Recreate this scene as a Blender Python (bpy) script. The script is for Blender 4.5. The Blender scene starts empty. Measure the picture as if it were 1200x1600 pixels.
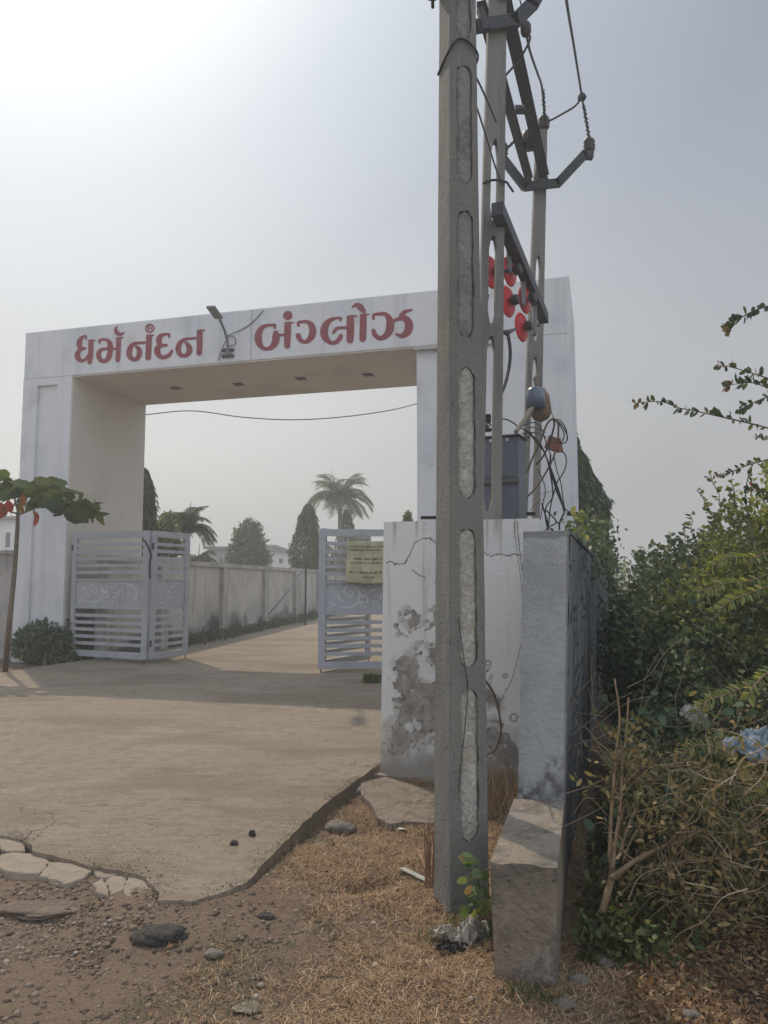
import bpy, math, random
import numpy as np
from mathutils import Vector, Matrix
random.seed(7); rng = np.random.default_rng(7)
sc = bpy.context.scene
COL = sc.collection
# ------------------------------------------------------------------ camera
F = 1200.0; PITCH = math.atan(109/1200); EYE = 1.6
cam = bpy.data.objects.new('camera', bpy.data.cameras.new('camera')); COL.objects.link(cam)
cam.location = (0, 0, EYE); cam.rotation_euler = (math.pi/2+PITCH, 0, 0)
cam.data.sensor_fit = 'VERTICAL'; cam.data.sensor_height = 24; cam.data.lens = 18
cam.data.clip_start = 0.05; cam.data.clip_end = 4000
sc.camera = cam
# ------------------------------------------------------------------ light
SUN_AZ = math.radians(-30); SUN_EL = math.radians(49)
sd = Vector((math.sin(SUN_AZ)*math.cos(SUN_EL), math.cos(SUN_AZ)*math.cos(SUN_EL), math.sin(SUN_EL)))
sl = bpy.data.lights.new('sun', 'SUN'); sl.energy = 2.5; sl.angle = math.radians(0.8); sl.color = (1.0, 0.86, 0.68)
so = bpy.data.objects.new('sun', sl); COL.objects.link(so); so.rotation_euler = sd.to_track_quat('Z', 'Y').to_euler()
w = bpy.data.worlds.new('World'); sc.world = w; w.use_nodes = True
nt = w.node_tree; nt.nodes.clear()
def N(t, **k):
    n = nt.nodes.new(t)
    for a, b in k.items(): setattr(n, a, b)
    return n
sky = N('ShaderNodeTexSky', sky_type='NISHITA', sun_disc=False, sun_elevation=SUN_EL, sun_rotation=SUN_AZ, air_density=1.2, dust_density=6.0, ozone_density=1.0)
hs = N('ShaderNodeHueSaturation'); hs.inputs['Saturation'].default_value = 0.35
nt.links.new(sky.outputs[0], hs.inputs['Color'])
b1 = N('ShaderNodeBackground'); b1.inputs['Strength'].default_value = 0.012
nt.links.new(hs.outputs[0], b1.inputs['Color'])
# thin smog: brightens towards the sun, warm grey near the horizon
geo = N('ShaderNodeNewGeometry')
dot = N('ShaderNodeVectorMath', operation='DOT_PRODUCT'); dot.inputs[1].default_value = -sd
nt.links.new(geo.outputs['Incoming'], dot.inputs[0])
def ramp(stops):
    r = N('ShaderNodeValToRGB'); e = r.color_ramp.elements
    e[0].position = stops[0][0]; e[0].color = (*stops[0][1], 1); e[1].position = stops[-1][0]; e[1].color = (*stops[-1][1], 1)
    for p, c in stops[1:-1]:
        x = e.new(p); x.color = (*c, 1)
    nt.links.new(dot.outputs['Value'], r.inputs[0]); return r
r1 = ramp([(0, (.84, .91, 1.02)), (.35, (.72, .78, .90)), (.60, (.25, .30, .39)), (.72, (.255, .30, .385)), (.84, (.37, .42, .50)), (.92, (.54, .60, .67)), (.97, (.76, .81, .85)), (1, (.95, .95, .93))])
r3 = ramp([(0, (.80, .83, .88)), (.30, (.42, .43, .44)), (.36, (.375, .38, .38)), (.52, (.37, .38, .385)), (.68, (.56, .56, .545)), (.75, (.70, .70, .675)), (.84, (.74, .75, .74)), (.93, (1.05, 1.05, 1.02)), (1, (1.05, 1.05, 1.02))])
sep = N('ShaderNodeSeparateXYZ'); nt.links.new(geo.outputs['Incoming'], sep.inputs[0])
neg = N('ShaderNodeMapRange', interpolation_type='SMOOTHSTEP'); neg.inputs['From Min'].default_value = -.05; neg.inputs['From Max'].default_value = -.62
nt.links.new(sep.outputs[2], neg.inputs[0])
mx = N('ShaderNodeMix', data_type='RGBA')
nt.links.new(neg.outputs[0], mx.inputs[0]); nt.links.new(r3.outputs[0], mx.inputs[6]); nt.links.new(r1.outputs[0], mx.inputs[7])
zen = N('ShaderNodeMapRange', interpolation_type='SMOOTHSTEP'); zen.inputs['From Min'].default_value = -.68; zen.inputs['From Max'].default_value = -.95
zen.inputs['To Min'].default_value = 1.0; zen.inputs['To Max'].default_value = 1.7; nt.links.new(sep.outputs[2], zen.inputs[0])
b2 = N('ShaderNodeBackground'); nt.links.new(mx.outputs[2], b2.inputs['Color']); nt.links.new(zen.outputs[0], b2.inputs['Strength'])
ad = N('ShaderNodeAddShader'); nt.links.new(b1.outputs[0], ad.inputs[0]); nt.links.new(b2.outputs[0], ad.inputs[1])
wo = N('ShaderNodeOutputWorld'); nt.links.new(ad.outputs[0], wo.inputs[0])
sc.view_settings.view_transform = 'Standard'; sc.view_settings.look = 'None'
sc.view_settings.exposure = 0; sc.view_settings.gamma = 1
sc.cycles.max_bounces = 6; sc.cycles.transparent_max_bounces = 8

# ------------------------------------------------------------------ helpers
cp, sp = math.cos(PITCH), math.sin(PITCH)
def ray(u, v):
    x = (u-600)/F; z = (800-v)/F
    return Vector((x, cp-z*sp, sp+z*cp))
def P(u, v, Y):
    r = ray(u, v); s = Y/r.y
    return Vector((r.x*s, Y, EYE+r.z*s))
def G(u, v, z=0.0):
    r = ray(u, v); s = (z-EYE)/r.z
    return Vector((r.x*s, r.y*s, z))
_tab = rng.random((64, 64, 64))
def vnoise(x, y, z=0.0):
    x = np.asarray(x, float); y = np.asarray(y, float); z = np.asarray(z, float)+0*x
    xi = np.floor(x).astype(int); yi = np.floor(y).astype(int); zi = np.floor(z).astype(int)
    fx = x-xi; fy = y-yi; fz = z-zi
    fx = fx*fx*(3-2*fx); fy = fy*fy*(3-2*fy); fz = fz*fz*(3-2*fz)
    def t(a, b, c): return _tab[a & 63, b & 63, c & 63]
    def l(a, b, f): return a+(b-a)*f
    return l(l(l(t(xi, yi, zi), t(xi+1, yi, zi), fx), l(t(xi, yi+1, zi), t(xi+1, yi+1, zi), fx), fy),
             l(l(t(xi, yi, zi+1), t(xi+1, yi, zi+1), fx), l(t(xi, yi+1, zi+1), t(xi+1, yi+1, zi+1), fx), fy), fz)
def fbm(x, y, z=0.0, o=4):
    s = 0; a = .5; k = 1.0
    for i in range(o):
        s = s+a*vnoise(np.asarray(x)*k+17*i, np.asarray(y)*k+5*i, np.asarray(z)*k+9*i); a *= .5; k *= 2.03
    return s/(1-.5**o)

def tag(o, label=None, cat=None, group=None, kind=None):
    if label: o['label'] = label
    if cat: o['category'] = cat
    if group: o['group'] = group
    if kind: o['kind'] = kind
    return o
def thing(name, loc, label, cat, group=None):
    o = bpy.data.objects.new(name, None); COL.objects.link(o); o.location = loc; o.empty_display_size = .2
    return tag(o, label, cat, group)
def ploc(p):
    v = Vector((0, 0, 0))
    while p: v = v+p.location; p = p.parent
    return v
def link(name, V, Fc, mat, parent=None, smooth=False, origin=None):
    V = np.asarray(V, float).reshape(-1, 3)
    off = Vector((0, 0, 0))
    if parent: off = ploc(parent)
    elif origin is not None: off = Vector(origin)
    me = bpy.data.meshes.new(name)
    me.from_pydata((V-np.array(off)).tolist(), [], [list(map(int, f)) for f in Fc]) if not isinstance(Fc, np.ndarray) else fastmesh(me, V-np.array(off), Fc)
    me.update()
    if smooth: me.shade_smooth()
    o = bpy.data.objects.new(name, me); COL.objects.link(o)
    if mat: me.materials.append(mat)
    if parent: o.parent = parent
    elif origin is not None: o.location = origin
    return o
def fastmesh(me, V, Fc):
    n = len(Fc); k = Fc.shape[1]
    me.vertices.add(len(V)); me.vertices.foreach_set('co', V.astype(np.float32).ravel())
    me.loops.add(n*k); me.loops.foreach_set('vertex_index', Fc.astype(np.int32).ravel())
    me.polygons.add(n); me.polygons.foreach_set('loop_start', np.arange(0, n*k, k, dtype=np.int32))
    me.polygons.foreach_set('loop_total', np.full(n, k, dtype=np.int32))
    me.update(calc_edges=True); me.validate()

def smooth_path(pts, n=6):
    pts = [Vector(p) for p in pts]
    if len(pts) < 3: return pts
    q = [pts[0]*2-pts[1]]+pts+[pts[-1]*2-pts[-2]]; out = []
    for i in range(1, len(q)-2):
        a, b, c, d = q[i-1:i+3]
        for j in range(n):
            t = j/n
            out.append(.5*((2*b)+(c-a)*t+(2*a-5*b+4*c-d)*t*t+(3*b-a-3*c+d)*t**3))
    out.append(pts[-1]); return out
class MB:
    def __init__(s): s.v = []; s.f = []
    def add(s, V, Fc):
        b = len(s.v); s.v += [tuple(p) for p in V]; s.f += [[i+b for i in f] for f in Fc]; return s
    def box(s, c, size, R=None):
        c = Vector(c); h = Vector(size)*.5
        V = [Vector((x*h.x, y*h.y, z*h.z)) for x in (-1, 1) for y in (-1, 1) for z in (-1, 1)]
        if R is not None: V = [R @ p for p in V]
        return s.add([p+c for p in V], [(0, 1, 3, 2), (4, 6, 7, 5), (0, 4, 5, 1), (2, 3, 7, 6), (0, 2, 6, 4), (1, 5, 7, 3)])
    def beam(s, a, b, w, h, up=(0, 0, 1)):
        a = Vector(a); b = Vector(b); d = (b-a).normalized(); u = Vector(up)
        x = d.cross(u).normalized(); u = x.cross(d)
        V = [p+x*(i*w/2)+u*(j*h/2) for p in (a, b) for i, j in ((-1, -1), (1, -1), (1, 1), (-1, 1))]
        return s.add(V, [(3, 2, 1, 0), (4, 5, 6, 7), (0, 1, 5, 4), (1, 2, 6, 5), (2, 3, 7, 6), (3, 0, 4, 7)])
    def channel(s, a, b, w, h, t=.008, up=(0, 0, 1), side=1):
        # C section: web + two flanges
        a = Vector(a); b = Vector(b); d = (b-a).normalized(); x = d.cross(Vector(up)).normalized(); u = x.cross(d)
        prof = [(-w/2, -h/2), (w/2, -h/2), (w/2, -h/2+t), (-w/2+t, -h/2+t), (-w/2+t, h/2-t), (w/2, h/2-t), (w/2, h/2), (-w/2, h/2)]
        V = [p+x*(i*side)+u*j for p in (a, b) for i, j in prof]; n = 8
        Fc = [(i, (i+1) % n, n+(i+1) % n, n+i) for i in range(n)]
        for o in (0, n): Fc += [(o, o+1, o+2, o+3), (o+3, o+4, o+7, o), (o+4, o+5, o+6, o+7)]
        return s.add(V, Fc)
    def tube(s, pts, r, k=6, sm=0, caps=True):
        if sm: 
            if isinstance(r, (list, tuple)):
                n0 = len(pts); pts2 = smooth_path(pts, sm); r = [float(np.interp(i/(len(pts2)-1)*(n0-1), range(n0), r)) for i in range(len(pts2))]; pts = pts2
            else: pts = smooth_path(pts, sm)
        pts = [Vector(p) for p in pts]; n = len(pts)
        if not isinstance(r, (list, tuple)): r = [r]*n
        V = []; prev = None
        for i in range(n):
            d = (pts[min(i+1, n-1)]-pts[max(i-1, 0)])
            if d.length < 1e-9: d = Vector((0, 0, 1))
            d.normalize()
            if prev is None:
                x = d.cross(Vector((0, 0, 1)) if abs(d.z) < .9 else Vector((1, 0, 0))).normalized()
            else:
                x = (prev-d*prev.dot(d)); x = x.normalized() if x.length > 1e-6 else d.orthogonal().normalized()
            prev = x; y = d.cross(x)
            for j in range(k):
                a = 2*math.pi*j/k; V.append(pts[i]+(x*math.cos(a)+y*math.sin(a))*r[i])
        Fc = [(i*k+j, i*k+(j+1) % k, (i+1)*k+(j+1) % k, (i+1)*k+j) for i in range(n-1) for j in range(k)]
        if caps: Fc += [tuple(range(k))[::-1], tuple(range((n-1)*k, n*k))]
        return s.add(V, Fc)
    def lathe(s, base, axis, prof, k=16):
        base = Vector(base); d = Vector(axis).normalized()
        return s.tube([base+d*h for h, r in prof], [r for h, r in prof], k)
    def build(s, name, mat, parent=None, smooth=False, bevel=0, origin=None):
        o = link(name, s.v, s.f, mat, parent, smooth, origin)
        if bevel:
            m = o.modifiers.new('bevel', 'BEVEL'); m.width = bevel; m.segments = 2; m.limit_method = 'ANGLE'
        return o

# ------------------------------------------------------------------ materials
def newmat(name):
    m = bpy.data.materials.new(name); m.use_nodes = True
    return m, m.node_tree, m.node_tree.nodes['Principled BSDF']
def nd(t, ty, **k):
    n = t.nodes.new(ty)
    for a, b in k.items(): setattr(n, a, b)
    return n
def noise_mask(t, co, scale, stretch=(1, 1, 1), lo=.4, hi=.6, detail=8, rough=.6, dist=0):
    mp = nd(t, 'ShaderNodeMapping'); mp.inputs['Scale'].default_value = [scale*s for s in stretch]
    t.links.new(co, mp.inputs[0])
    n = nd(t, 'ShaderNodeTexNoise'); n.inputs['Scale'].default_value = 1; n.inputs['Detail'].default_value = detail
    n.inputs['Roughness'].default_value = rough; n.inputs['Distortion'].default_value = dist
    t.links.new(mp.outputs[0], n.inputs['Vector'])
    r = nd(t, 'ShaderNodeMapRange', interpolation_type='SMOOTHSTEP'); r.inputs['From Min'].default_value = lo; r.inputs['From Max'].default_value = hi
    t.links.new(n.outputs['Fac'], r.inputs[0]); return r.outputs[0]
def mixc(t, fac, a, b, blend='MIX'):
    m = nd(t, 'ShaderNodeMix', data_type='RGBA', blend_type=blend)
    for sock, v in ((0, fac), (6, a), (7, b)):
        if isinstance(v, (int, float)): m.inputs[sock].default_value = v
        elif isinstance(v, tuple): m.inputs[sock].default_value = (*v, 1)
        else: t.links.new(v, m.inputs[sock])
    return m.outputs[2]
def mul(t, a, b, op='MULTIPLY'):
    m = nd(t, 'ShaderNodeMath', operation=op)
    for i, v in enumerate((a, b)):
        if isinstance(v, (int, float)): m.inputs[i].default_value = v
        else: t.links.new(v, m.inputs[i])
    return m.outputs[0]
def pm(name, base, layers=(), bump=(30, .3, .01), rough=.85, metal=0.0, bump2=None, attr=None, spec=.3):
    """layers: (colour, scale, stretch, lo, hi, strength)"""
    m, t, b = newmat(name)
    co = nd(t, 'ShaderNodeTexCoord').outputs['Object']
    c = base
    for col, s, st, lo, hi, k in layers:
        c = mixc(t, mul(t, noise_mask(t, co, s, st, lo, hi), k), c, col)
    if attr:
        a = nd(t, 'ShaderNodeAttribute', attribute_name='mask'); sx = nd(t, 'ShaderNodeSeparateColor'); t.links.new(a.outputs['Color'], sx.inputs[0])
        for i, col in enumerate(attr):
            if col: c = mixc(t, sx.outputs[i], c, col)
    if isinstance(c, tuple): b.inputs['Base Color'].default_value = (*c, 1)
    else: t.links.new(c, b.inputs['Base Color'])
    b.inputs['Roughness'].default_value = rough; b.inputs['Metallic'].default_value = metal
    b.inputs['Specular IOR Level'].default_value = spec
    last = None
    for bp in (bump, bump2):
        if not bp: continue
        st = bp[3] if len(bp) > 3 else (1, 1, 1)
        h = noise_mask(t, co, bp[0], st, 0.2, .8, 6, .6)
        bn = nd(t, 'ShaderNodeBump'); bn.inputs['Strength'].default_value = bp[1]; bn.inputs['Distance'].default_value = bp[2]
        t.links.new(h, bn.inputs['Height'])
        if last: t.links.new(last, bn.inputs['Normal'])
        last = bn.outputs[0]
    if last: t.links.new(last, b.inputs['Normal'])
    return m
def leafmat(name, cols, trans=.35, rough=.5, spec=.3):
    m, t, b = newmat(name)
    g = nd(t, 'ShaderNodeNewGeometry'); r = nd(t, 'ShaderNodeValToRGB'); r.color_ramp.interpolation = 'LINEAR'
    e = r.color_ramp.elements; n = len(cols)
    e[0].position = 0; e[0].color = (*cols[0][1], 1); e[1].position = 1; e[1].color = (*cols[-1][1], 1)
    for p, c in cols[1:-1]:
        x = e.new(p); x.color = (*c, 1)
    t.links.new(g.outputs['Random Per Island'], r.inputs[0])
    t.links.new(r.outputs[0], b.inputs['Base Color']); b.inputs['Roughness'].default_value = rough; b.inputs['Specular IOR Level'].default_value = spec
    tr = nd(t, 'ShaderNodeBsdfTranslucent'); t.links.new(mixc(t, 1.0, r.outputs[0], (1.0, 1.0, .45), 'MULTIPLY'), tr.inputs['Color'])
    ms = nd(t, 'ShaderNodeMixShader'); ms.inputs[0].default_value = trans
    t.links.new(b.outputs[0], ms.inputs[1]); t.links.new(tr.outputs[0], ms.inputs[2])
    t.links.new(ms.outputs[0], t.nodes['Material Output'].inputs[0])
    return m
S1 = (1, 1, 1); SV = (1, 1, .06)
M = {}
M['arch'] = pm('whitewash', (.68, .69, .71), [((.52, .55, .60), .8, S1, .45, .62, .6), ((.38, .40, .42), 5, (1, 1, .05), .50, .68, .3), ((.50, .47, .42), 1.6, S1, .58, .7, .35), ((.20, .22, .24), 9, (1, 1, .3), .70, .76, .5)], (40, .2, .006))
M['arch_in'] = pm('bounce_tinted_soffit', (.60, .56, .50), [((.50, .465, .42), .8, S1, .45, .65, .6), ((.32, .30, .27), 5, (1, 1, .2), .62, .75, .4)], (40, .2, .006))  # warm tint imitates light bounced up from the ground
M['red'] = pm('maroon_paint', (.26, .05, .068), [((.26, .11, .14), 6, S1, .45, .7, .5), ((.14, .035, .055), 3, S1, .5, .7, .5)], (60, .2, .003), rough=.7)
M['halo'] = pm('pale_outline_paint', (.56, .50, .50), [((.48, .44, .45), 5, S1, .4, .6, .6)], None)
M['pillar'] = pm('peeling_whitewash', (.70, .70, .685), [((.55, .57, .58), 1.3, S1, .48, .62, .5), ((.36, .34, .30), 9, (1, 1, .07), .58, .72, .5), ((.3, .3, .29), 22, S1, .66, .74, .6)],
                 (45, .35, .008), attr=[(.095, .088, .082), (.06, .055, .05), (.33, .29, .24)])
M['buttress'] = pm('bare_whitewashed_block', (.42, .435, .445), [((.31, .325, .335), 2.2, S1, .40, .62, .7), ((.47, .49, .50), 14, S1, .5, .66, .3), ((.2, .2, .2), 30, S1, .66, .72, .6), ((.22, .21, .2), 7, (1, 1, .12), .55, .7, .6)],
                   (35, .5, .01), attr=[(.085, .08, .075), None, None])
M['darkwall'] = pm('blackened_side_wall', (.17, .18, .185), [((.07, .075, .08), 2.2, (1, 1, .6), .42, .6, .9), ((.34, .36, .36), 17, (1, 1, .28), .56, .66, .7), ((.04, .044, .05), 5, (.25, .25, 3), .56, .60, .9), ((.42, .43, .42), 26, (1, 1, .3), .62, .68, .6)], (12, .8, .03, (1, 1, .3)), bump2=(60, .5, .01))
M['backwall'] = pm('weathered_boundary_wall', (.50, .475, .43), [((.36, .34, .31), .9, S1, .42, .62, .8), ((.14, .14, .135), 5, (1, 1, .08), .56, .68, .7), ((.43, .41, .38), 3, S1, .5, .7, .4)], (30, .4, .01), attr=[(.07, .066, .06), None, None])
M['pole'] = pm('grey_pole_concrete', (.205, .203, .185), [((.15, .152, .145), 2.5, (1, 1, .3), .42, .62, .8), ((.27, .27, .235), 8, (1, 1, .15), .55, .72, .6), ((.07, .072, .075), 26, S1, .63, .70, .7), ((.21, .19, .15), 1.2, S1, .52, .66, .5)], (50, .5, .008), bump2=(6, .4, .02, (1, 1, .4)))
M['polefar'] = pm('old_pole_concrete', (.20, .195, .18), [((.11, .115, .115), 5, (1, 1, .12), .44, .62, .8), ((.28, .26, .22), 16, (1, 1, .2), .55, .7, .6)], (50, .4, .006))
M['infill'] = pm('rough_cement_infill', (.42, .405, .355), [((.33, .32, .285), 14, S1, .42, .6, .8), ((.66, .64, .58), 40, S1, .5, .66, .6), ((.40, .34, .26), 3, S1, .5, .64, .6)], (45, .6, .010), bump2=(12, .6, .02))
M['infill_dark'] = pm('dull_cement_infill', (.25, .245, .225), [((.17, .17, .165), 10, S1, .42, .6, .8), ((.33, .32, .29), 30, S1, .5, .66, .5)], (45, .6, .010), bump2=(12, .6, .02))
M['stub'] = pm('brown_stained_block', (.25, .205, .155), [((.13, .115, .10), 6, S1, .46, .6, .75), ((.34, .315, .27), 14, (1, 1, .5), .56, .68, .6), ((.05, .045, .04), 34, S1, .61, .68, .75), ((.30, .28, .25), 2, S1, .55, .65, .6)], (40, .7, .012), bump2=(12, .4, .02))
M['slab'] = pm('dusty_concrete', (.345, .28, .21), [((.245, .188, .132), .40, (1, 1.6, 1), .45, .60, .8), ((.40, .34, .27), 1.1, (.6, 1.5, 1), .52, .66, .6), ((.21, .165, .12), 2.2, (.6, 1.7, 1), .57, .68, .55), ((.255, .205, .152), 9, (1, 1.3, 1), .5, .6, .6), ((.12, .095, .072), 60, S1, .66, .70, .75), ((.26, .21, .16), 26, (.12, 3, 1), .52, .60, .45), ((.43, .37, .30), 34, (.6, 1, 1), .58, .66, .5), ((.17, .135, .10), 1.6, (1, 3, 1), .66, .72, .5)],
               (40, .8, .012, (.12, 3, 1)), bump2=(90, .7, .008))
_t = M['slab'].node_tree; _b = _t.nodes['Principled BSDF']; _co = _t.nodes['Texture Coordinate'].outputs['Object']
_n = nd(_t, 'ShaderNodeTexNoise'); _n.inputs['Scale'].default_value = 3; _n.inputs['Detail'].default_value = 6; _t.links.new(_co, _n.inputs['Vector'])
_v = nd(_t, 'ShaderNodeVectorMath', operation='SCALE'); _v.inputs['Scale'].default_value = .55; _t.links.new(_n.outputs['Color'], _v.inputs[0])
_a = nd(_t, 'ShaderNodeVectorMath', operation='ADD'); _t.links.new(_co, _a.inputs[0]); _t.links.new(_v.outputs[0], _a.inputs[1])
_w = nd(_t, 'ShaderNodeTexVoronoi', feature='DISTANCE_TO_EDGE'); _w.inputs['Scale'].default_value = .42; _t.links.new(_a.outputs[0], _w.inputs['Vector'])
_r = nd(_t, 'ShaderNodeMapRange'); _r.inputs['From Min'].default_value = .0035; _r.inputs['From Max'].default_value = .0012; _t.links.new(_w.outputs['Distance'], _r.inputs[0])
_m = mul(_t, _r.outputs[0], mul(_t, noise_mask(_t, _co, .7, S1, .46, .56), .7))
_old = _b.inputs['Base Color'].links[0].from_socket; _t.links.new(mixc(_t, _m, _old, (.09, .07, .055)), _b.inputs['Base Color'])
M['broken'] = pm('broken_concrete', (.32, .265, .205), [((.28, .23, .175), 7, S1, .45, .6, .7), ((.17, .145, .12), 18, S1, .58, .68, .7)], (22, .8, .012), bump2=(90, .4, .004))
M['rubble'] = pm('dirty_slab', (.27, .22, .17), [((.18, .14, .10), 6, S1, .45, .6, .8), ((.34, .29, .23), 16, S1, .52, .66, .6)], (14, .9, .03), bump2=(70, .6, .006))
M['rock'] = pm('grey_rock', (.20, .175, .15), [((.12, .105, .09), 10, S1, .42, .6, .8), ((.30, .26, .21), 18, S1, .55, .7, .6)], (30, .8, .015))
M['tar'] = pm('asphalt_lump', (.095, .085, .075), [((.16, .14, .12), 60, S1, .5, .62, .7)], (70, 1, .02))
M['gravel'] = leafmat('loose_gravel', [(0, (.10, .075, .055)), (.5, (.20, .15, .11)), (.9, (.27, .215, .165)), (1, (.38, .33, .28))], 0, .9)
M['soil'] = leafmat('soil_crumbs', [(0, (.17, .125, .085)), (.5, (.24, .18, .125)), (1, (.33, .26, .19))], 0, .95)
M['gate'] = pm('grey_blue_gate_paint', (.39, .405, .44), [((.30, .315, .35), 3, S1, .45, .65, .6), ((.26, .25, .25), 9, S1, .58, .7, .5)], (60, .1, .002), rough=.55)
M['gatelit'] = M['gate']
M['rust'] = pm('rusty_iron', (.12, .06, .035), [((.20, .10, .05), 20, S1, .45, .6, .8)], (60, .5, .004), rough=.8)
M['scroll'] = pm('pale_scroll_grey', (.60, .61, .63), [((.36, .39, .43), 8, S1, .45, .65, .7)], None)
M['banner'] = pm('yellowed_banner_cloth', (.50, .47, .32), [((.36, .34, .22), 4, S1, .42, .6, .8), ((.52, .49, .28), 9, S1, .52, .68, .5)], (9, .5, .03))
M['ink'] = pm('faded_banner_ink', (.09, .13, .08), [((.16, .18, .10), 20, S1, .45, .6, .6)], None)
M['steel'] = pm('dark_galvanised_steel', (.034, .040, .052), [((.055, .06, .07), 8, S1, .45, .6, .6), ((.09, .06, .045), 5, S1, .58, .68, .6)], (60, .3, .003), rough=.6, metal=.2)
M['wire'] = pm('black_cable', (.022, .024, .028), [], None, rough=.6)
M['wirebr'] = pm('brown_cable', (.12, .085, .06), [], None, rough=.6)
M['ins'] = pm('brown_porcelain', (.035, .028, .027), [], None, rough=.45, spec=.3)
M['reddisc'] = pm('red_insulator_disc', (.66, .02, .035), [((.38, .03, .04), 9, S1, .45, .65, .6)], None, rough=.45, spec=.4)
M['box'] = pm('slate_grey_cabinet', (.115, .135, .17), [((.15, .165, .19), 4, S1, .45, .6, .6), ((.17, .12, .09), 7, S1, .62, .70, .7)], (60, .1, .002), rough=.55)
M['ledge'] = pm('stained_ledge', (.13, .12, .115), [((.15, .10, .07), 12, S1, .5, .62, .7)], None)
M['boxside'] = M['box']
M['bluecap'] = pm('blue_grey_lamp_hood', (.085, .115, .17), [((.17, .20, .25), 9, S1, .5, .7, .5)], None, rough=.35, spec=.6)
M['rustbody'] = pm('rusty_lamp_body', (.17, .12, .085), [((.25, .14, .07), 9, S1, .45, .62, .8), ((.08, .06, .05), 15, S1, .55, .7, .7)], (60, .3, .004), rough=.7)
M['wood'] = pm('pale_tube', (.25, .22, .18), [((.15, .12, .10), 14, S1, .45, .6, .6)], None)
M['orange'] = pm('orange_junction', (.27, .12, .09), [((.2, .1, .08), 20, S1, .5, .6, .6)], None)
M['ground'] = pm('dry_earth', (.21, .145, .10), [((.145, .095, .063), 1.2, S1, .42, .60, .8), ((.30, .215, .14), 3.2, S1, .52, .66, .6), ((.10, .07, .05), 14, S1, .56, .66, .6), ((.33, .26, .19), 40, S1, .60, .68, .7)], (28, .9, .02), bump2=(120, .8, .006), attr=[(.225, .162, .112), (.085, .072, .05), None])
M['far'] = pm('far_earth', (.20, .16, .11), [((.11, .12, .06), .1, S1, .45, .6, .8)], None)
M['bark'] = pm('brown_bark', (.13, .095, .065), [((.21, .16, .11), 18, (1, 1, .3), .45, .62, .7)], (60, .6, .006))
M['stem'] = pm('tan_stem', (.29, .20, .12), [((.16, .11, .07), 16, S1, .45, .62, .7)], (60, .4, .004))
M['vine'] = leafmat('dry_vine', [(0, (0.149, 0.103, 0.063)), (.5, (0.322, 0.236, 0.144)), (1, (0.506, 0.402, 0.276))], 0, .9)
M['grass'] = leafmat('dry_grass', [(0, (0.138, 0.087, 0.053)), (.3, (0.331, 0.204, 0.116)), (.75, (0.497, 0.339, 0.194)), (1, (0.626, 0.504, 0.347))], .2, .8)
M['litter'] = leafmat('dry_leaf_litter', [(0, (.09, .065, .045)), (.4, (.21, .13, .075)), (.75, (.36, .20, .10)), (.93, (.42, .31, .19)), (1, (.15, .17, .09))], .2, .8)
M['weed'] = leafmat('short_green_weed', [(0, (0.042, 0.060, 0.024)), (.6, (0.090, 0.120, 0.042)), (1, (0.180, 0.192, 0.072))], .3)
M['leafdark'] = leafmat('dark_shrub_leaf', [(0, (0.048, 0.084, 0.053)), (.6, (0.107, 0.164, 0.091)), (.9, (0.204, 0.243, 0.118)), (1, (0.335, 0.266, 0.131))], .3)
M['leafmid'] = leafmat('green_shrub_leaf', [(0, (0.066, 0.112, 0.059)), (.55, (0.156, 0.226, 0.098)), (.85, (0.289, 0.328, 0.135)), (1, (0.444, 0.266, 0.163))], .4)
M['leafyel'] = leafmat('yellow_green_leaf', [(0, (0.117, 0.159, 0.060)), (.5, (0.237, 0.284, 0.096)), (1, (0.474, 0.425, 0.169))], .45)
M['leafdry'] = leafmat('withered_leaf', [(0, (0.105, 0.105, 0.053)), (.5, (0.240, 0.210, 0.090)), (1, (0.450, 0.300, 0.135))], .35)
M['leaftip'] = leafmat('reddish_tip_leaf', [(0, (0.068, 0.090, 0.045)), (.5, (0.135, 0.135, 0.075)), (.8, (0.240, 0.135, 0.075)), (1, (0.450, 0.120, 0.090))], .4)
M['leafbr'] = leafmat('branch_leaf', [(0, (0.045, 0.083, 0.048)), (.6, (0.083, 0.128, 0.068)), (1, (0.165, 0.180, 0.083))], .4)
M['ashoka'] = leafmat('ashoka_leaf', [(0, (0.038, 0.068, 0.030)), (.6, (0.074, 0.121, 0.043)), (1, (0.176, 0.203, 0.074))], .3)
M['palm'] = leafmat('palm_frond', [(0, (0.080, 0.096, 0.056)), (.6, (0.144, 0.176, 0.096)), (1, (0.256, 0.272, 0.160))], .35)
M['almond'] = leafmat('almond_leaf', [(0, (0.046, 0.088, 0.024)), (.55, (0.091, 0.138, 0.036)), (.9, (0.156, 0.175, 0.048)), (1, (0.286, 0.200, 0.048))], .45)
M['almondred'] = leafmat('almond_red_leaf', [(0, (.55, .03, .02)), (.5, (.42, .10, .03)), (1, (.30, .16, .04))], .5)
M['house'] = pm('house_paint', (.80, .80, .80), [((.66, .67, .68), .6, S1, .45, .6, .6)], None)
M['houseb'] = pm('dull_house_paint', (.36, .37, .35), [((.28, .28, .26), .6, S1, .45, .6, .6)], None)
M['roof'] = pm('roof_slab', (.22, .22, .23), [], None)
M['glass'] = pm('dark_window_glass', (.06, .08, .10), [], None, rough=.15, spec=.6)
M['lampgrey'] = pm('street_lamp_grey', (.19, .20, .22), [], None, rough=.5)
M['plastic'] = None
m, t, b = newmat('clear_plastic'); b.inputs['Base Color'].default_value = (.40, .36, .31, 1); b.inputs['Roughness'].default_value = .42; b.inputs['Alpha'].default_value = .7; b.inputs['Specular IOR Level'].default_value = .4
M['plastic'] = m
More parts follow.
